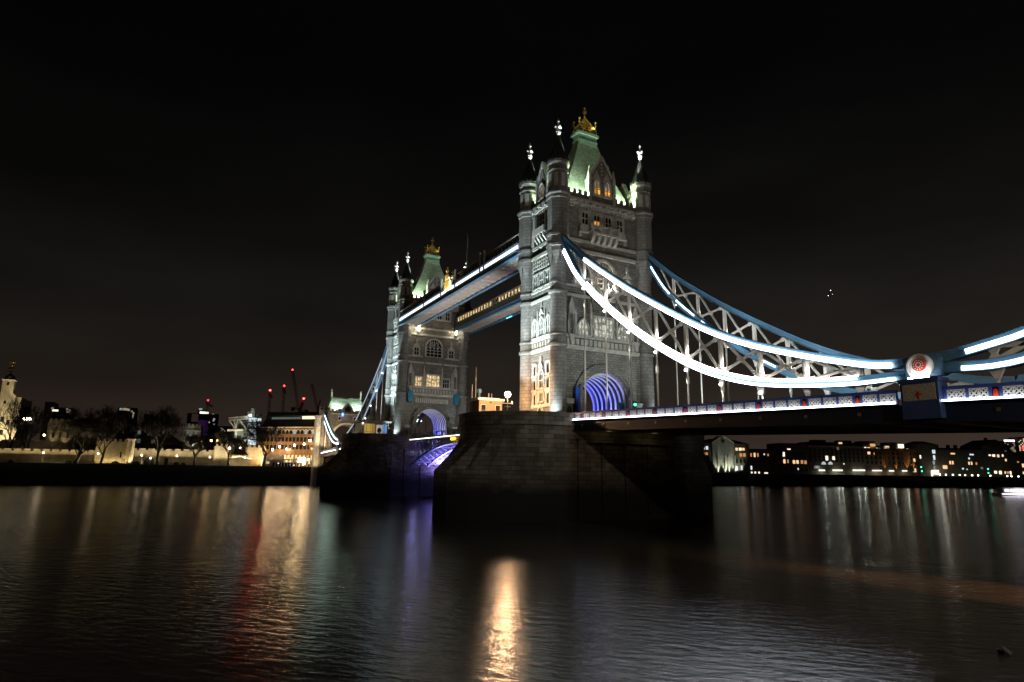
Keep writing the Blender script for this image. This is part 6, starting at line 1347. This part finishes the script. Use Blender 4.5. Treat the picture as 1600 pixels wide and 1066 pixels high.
# ------------------------------------------------------------------ stone abutment with its gate tower
def gate_tower():
    X = -176; t = thing('gate_tower', 'stone gate tower with green floodlit hipped roof at the far bridge end', 'tower', (X-4, 0, GZ))
    z0 = 12.0; zp = 27.6
    F = Face((X, 0, 0), (0, 1, 0), (1, 0, 0)); A_, R_ = 16.5, 5.6
    pts = [(-9, -2), (-R_, -2)]+[(-R_*math.cos(math.pi*i/16), A_+R_*math.sin(math.pi*i/16)) for i in range(17)]+[(R_, -2), (9, -2), (9, zp), (-9, zp)]
    mb = MB(); F.prism(mb, pts, -8, 0); recalc(mb.build('wall', STONE, t))
    mb = MB()
    for i in range(16):
        a0, a1 = math.pi*i/16, math.pi*(i+1)/16; F.prism(mb, [(-r*math.cos(q), A_+r*math.sin(q)) for r, q in ((R_, a0), (R_, a1), (R_+.9, a1), (R_+.9, a0))], 0, .35)
    F.box(mb, -9, 9, 26.2, 26.7, 0, .4); recalc(mb.build('arch_moulding', TRIM, t))
    for s in (-1, 1):
        q = MB(); q.lathe(X+.2, s*9.6, [(1.8, -2), (1.8, 25.2), (2.2, 25.8), (2.2, 27.8)], 8)
        for i in range(8): am = math.pi/4*i+math.pi/8; q.beam((X+.2+1.9*math.cos(am), s*9.6+1.9*math.sin(am), 27.8), (X+.2+1.9*math.cos(am), s*9.6+1.9*math.sin(am), 28.8), .8, .5, (math.cos(am), math.sin(am), 0))
        q.build('corner_turret', STONE, t)
    mb = MB()
    for i in range(12): c = -7.6+i*1.38; F.box(mb, c-.42, c+.42, zp, zp+.9, -.5, .15)
    F.box(mb, -8, 8, zp-.5, zp, -.5, .15); mb.build('battlement', STONE, t)
    V = [(X-.8, -8.4, 27.2), (X-.8, 8.4, 27.2), (X-7.4, 8.4, 27.2), (X-7.4, -8.4, 27.2), (X-3.6, -6.2, 33.3), (X-3.6, 6.2, 33.3), (X-4.6, 6.2, 33.3), (X-4.6, -6.2, 33.3)]
    ro = recalc(MB().add(V, [(0, 1, 2, 3), (4, 5, 6, 7), (0, 1, 5, 4), (1, 2, 6, 5), (2, 3, 7, 6), (3, 0, 4, 7)]).build('roof', COPPER, t))
    mb = MB().box(X-4.4, X-3.8, -6.3, 6.3, 33.3, 33.65)
    for k in range(26): y = -6.1+k*.49; mb.box(X-4.15, X-4.05, y-.1, y+.1, 33.65, 34.0)
    for s in (-1, 1): mb.lathe(X-4.1, s*6.3, [(.35, 33.3), (.25, 35.2), (.5, 35.5), (.2, 35.9), (.35, 36.6), (.05, 37.3)], 8)
    mb.build('ridge_cresting', TRIM, ro)
    mb = MB(); F.prism(mb, [(-2.1, 26.7), (2.1, 26.7), (2.1, 28.9), (0, 31.3), (-2.1, 28.9)], -3, .1); g = recalc(mb.build('gable', STONE, t))
    mb = MB(); F.prism(mb, [(-1.2, 27.4), (1.2, 27.4), (1.2, 28.8), (0, 30.0), (-1.2, 28.8)], .1, .2); recalc(mb.build('gable_window', GLASS, g))
    mb = MB(); F.box(mb, -9.0, -6.2, 8.0, 10.0, .1, 1.2); mb.build('wall_base', STONE, t)
    window(F, t, -3.2, 24.0, 25.4, .9, GLASS, 1, 1, 'flat', .2); window(F, t, 3.2, 24.0, 25.4, .9, GLASS, 1, 1, 'flat', .2)
    for y in (-5.4, -1.0, 3.0, 6.2): lamp('roof_uplight', 'POINT', (X-.4, y, 28.3), 900, (.75, 1, .66), None, .12)
    
    for y in (-4.6, 4.6): lamp('roof_uplight', 'SPOT', (X-.3, y, 28.6), 5200, (.8, 1, .78), (X-3.2, y*.8, 31.5), .1, 130)
    lamp('gate_floodlight', 'SPOT', (X+9, -9.3, 12.5), 6000, (1, .74, .46), (X, -7.5, 19), .2, 85)
    lamp('gate_floodlight', 'SPOT', (X+9, 4.5, 12.5), 2600, (1, .80, .62), (X, 3, 22), .2, 95)
    tag(MB().ball((X+.5, -2.1, 26.2), .42, 8, 1.8).build('blue_lamp', glow((.08, .22, 1), 6), None, off=(X+.5, -2.1, 26.2)), 'blue lamp under the battlements of the green roofed gate tower', 'lamp')
    # the river face of the abutment
    u = thing('abutment', 'tall pale stone abutment column lit gold beside the gate tower', 'abutment', (-178, -11.8, WATER_Z))
    MB().box(-179, -174.8, -12.6, -10.7, WATER_Z-2, 24.5).build('column', TRIM, u); MB().box(-179.3, -174.5, -12.9, -10.4, 24.5, 25.3).box(-179.2, -174.6, -12.75, -10.5, 12.2, 12.7).build('coping', TRIM, u)
    MB().box(-190, -174.8, -10.3, 11, WATER_Z-2, 10.2).build('wall', QUAY, u)
    lamp('abutment_floodlight', 'SPOT', (-168.5, -15.5, 3.2), 3400, (1, .72, .36), (-175, -11.5, 10), .2, 70)
    lamp('abutment_floodlight', 'SPOT', (-169.5, -15, 10.5), 2100, (1, .76, .42), (-175, -11.5, 19), .2, 75)
gate_tower()
# ------------------------------------------------------------------ tower cranes and far slabs
def crane(label, px, py, pxb, pyb, X, red, luff=None, P=0):
    top = atx(px, py, X); base = atx(pxb, pyb, X); t = thing('tower_crane', label, 'crane', (base.x, base.y, GZ), 'tower cranes on the skyline')
    mb = MB(); w = 1.0
    def lat(a, b, w):
        d = (b-a); L = d.length; k = max(3, int(L/(w*2.2))); s1 = d.normalized().orthogonal().normalized()*w/2; s2 = d.normalized().cross(s1).normalized()*w/2
        cs = [s1+s2, s1-s2, -s1-s2, -s1+s2]
        for c in cs: mb.tube(a+c, b+c, .14, .14, 4)
        for i in range(k):
            p, q = a+d*(i/k), a+d*((i+1)/k)
            for j in range(4): mb.tube(p+cs[j], q+cs[(j+1) % 4], .09, .09, 3)
    if luff:
        lat(Vector((base.x, base.y, GZ)), base, 1.8); lat(base, top, 1.7); c = base+Vector((0, 7 if top.y < base.y else -7, 1.5)); lat(base, c, 1.4); mb.box(c.x-1.5, c.x+1.5, c.y-1.5, c.y+1.5, c.z-3, c.z); ap = base+Vector((0, 2, 9)); lat(base, ap, .8); mb.tube(ap, top, .1, .1, 4); mb.tube(ap, c, .1, .1, 4)
    else:
        lat(Vector((base.x, base.y, GZ)), top, 1.8); j = top+Vector((0, 0, -3)); lat(j+Vector((10, -2, 0)), j+Vector((-30, 6, 0)), 1.3)
    mb.build('lattice', flat('crane_steel', (.006, .006, .006), .6), t)
    if red: MB().ball(top+Vector((0, 0, .6)), .75, 8).build('red_beacon', glow((1, .02, .02), red), t)
CX = -520
crane('tower crane with the brightest red beacon above the glass office', 422, 611, 422, 648, CX, 45)
crane('slim crane mast with a red beacon right of the brightest one', 444, 604, 444, 648, CX, 18)
crane('tallest luffing crane leaning left with a red beacon at its tip', 457, 579, 467, 643, CX, 16, True)
crane('short luffing jib leaning right with a bright red beacon', 474.5, 624, 470, 640, CX, 50, True)
crane('dark luffing crane leaning left behind the gate tower', 487, 600, 496, 640, CX, 0, True)
crane('small crane with a red beacon over the violet lit slab block', 325, 626.5, 327, 650, -600, 12)
for px, py, s, lb in ((443.5, 648, 30, 'low red beacon on the roof behind the brick offices'), (424.5, 648.5, 7, 'dim low red beacon behind the glass office')):
    p = atx(px, py, -420); t = thing('roof_beacon', lb, 'beacon', (p.x, p.y, GZ)); MB().tube((p.x, p.y, GZ), (p.x, p.y, p.z), .3, .2, 5).build('mast', DARK, t); MB().ball(p, .7, 8).build('lamp_globe', glow((1, .02, .02), s), t)
lamp('beacon_glow', 'POINT', tuple(atx(422, 611, CX)+Vector((2.4, 0, .6))), 2600, (1, .03, .03), None, .6); lamp('beacon_glow', 'POINT', tuple(atx(474.5, 624, CX)+Vector((2.4, 0, .6))), 2500, (1, .03, .03), None, .6)
DF = flat('far_dark_wall', (.010, .015, .018), .9)
def slab_block(label, pl, xl, xr, yt, lits, depth=25, mat=DF):
    a, b = pl.xy(xl, 0, yt+5), pl.xy(xr, 0, yt+5); z1 = pl.z((xl+xr)/2, yt); c = (a+b)/2; t = thing('tower_block', label, 'tower block', (c.x, c.y, GZ), 'tower blocks on the skyline')
    quadbox(MB(), a, b, pl.n, depth, GZ-1, z1).build('wall', mat, t); put_windows(t, pl, lits, 0); return t
wl = glow((1, .85, .6), .3); wc = glow((.85, .95, 1), .32); pu = glow((.24, .08, .42), .06); dm = glow((.8, .75, .6), .2)
slab_block('dark curved topped slab block with a row of top floor lights', LF, 184, 214, 637, [(189, 639.5, 2.5, 2.2, wc), (195, 639.5, 3, 2.2, wl), (198, 640, 2.4, 2, wl), (201, 640.5, 2, 2, wl), (206, 643, 1.5, 1.8, dm), (208.5, 646, 1.3, 2.2, wl), (208, 650, 1.3, 1.8, wl), (207.5, 653, 1, 1.6, dm), (187, 658.5, 1.6, 1.3, wc)])
slab_block('low lit block behind the round crowned tree', LF, 224, 262, 648, [(242, 650, 1.5, 1.6, wl), (248.5, 650, 1.8, 1.6, wl), (252, 650.5, 1.5, 1.5, dm), (247.5, 655.5, 1.5, 2, wl), (241, 654, 1.6, 1.6, dm), (266, 653, 1.6, 1.6, wl), (256, 652, 1, 1, dm), (244, 652, 1.2, 1.4, wl)])
t = slab_block('violet lit slab block with a floodlit roof terrace', LF, 293, 327, 646, [(313, 661, 4.5, 6, pu), (321, 662, 5, 6.5, pu), (321, 671, 4.5, 5, pu), (320, 679, 4.5, 3.5, pu), (319, 645, 8, 2, glow((1, 1, .8), 1.6)), (313.5, 639.5, 3, 1.8, wc), (327, 660, 1.2, 1.5, wl), (304.5, 653, 6, 8, glow((.2, .13, .1), .12))])
a, b = LF.xy(301, -4), LF.xy(315, -4); quadbox(MB(), a, b, LF.n, 10, GZ, LF.z(308, 639)).build('roof_block', DF, t)
slab_block('plain dark slab block right of the violet one', LF, 328, 342, 647, [(334.5, 655, 1.8, 1.6, wc), (333.5, 657.5, 1.6, 1.4, wl), (334.5, 663, 1.5, 1.2, dm), (333, 647, 2, .8, dm)])
slab_block('low dark blocks with tiny lights left of the glass office', LF, 342, 362, 666, [(345.5, 669, 1.2, 1, dm), (348, 671, 1.2, 1.2, wl), (346, 673, 1, 1, dm), (351, 673.5, 1, 1, wl)])
slab_block('distant grey block beyond the bushy tree', LF, 70, 85, 628, [(82, 638, 2, 1.6, dm)], 25, flat('far_grey', (.2, .22, .22), .9))
slab_block('low office roofs with white lights left of centre', LF, 82, 113, 637, [(86.5, 641.5, 4.5, 1.6, W2), (105, 639, 1.6, .8, wl), (107.5, 641, 3.0, 1.0, wl), (107, 644, 3, 1.0, wl)])
# aircraft high over the river, lights on
def aircraft():
    p = atx(1296, 458, -600); t = thing('aircraft', 'tiny aircraft with white wing lights high above the chain', 'aircraft', tuple(p)); e = Vector((_r.x, _r.y, -.45)).normalized(); w = e.cross(Vector((0, 0, 1))).normalized()*.6+_u*.5; w.normalize()
    MB().tube(p-e*6, p+e*6, .6, .35, 8).beam(p-w*6, p+w*6, 1.2, .2).beam(p-e*5, p-e*5.6+Vector((0, 0, 2.2)), .7, .15).build('fuselage', flat('aircraft_grey', (.3, .3, .3), .4), t)
    for s in (-1, 1): MB().ball(p+w*6*s, .7, 8).build('wing_light', glow((1, .98, .95), 3.5), t)
    MB().ball(p+e*5.6, .5, 8).build('nose_light', glow((1, .98, .95), 2.5), t)
aircraft()
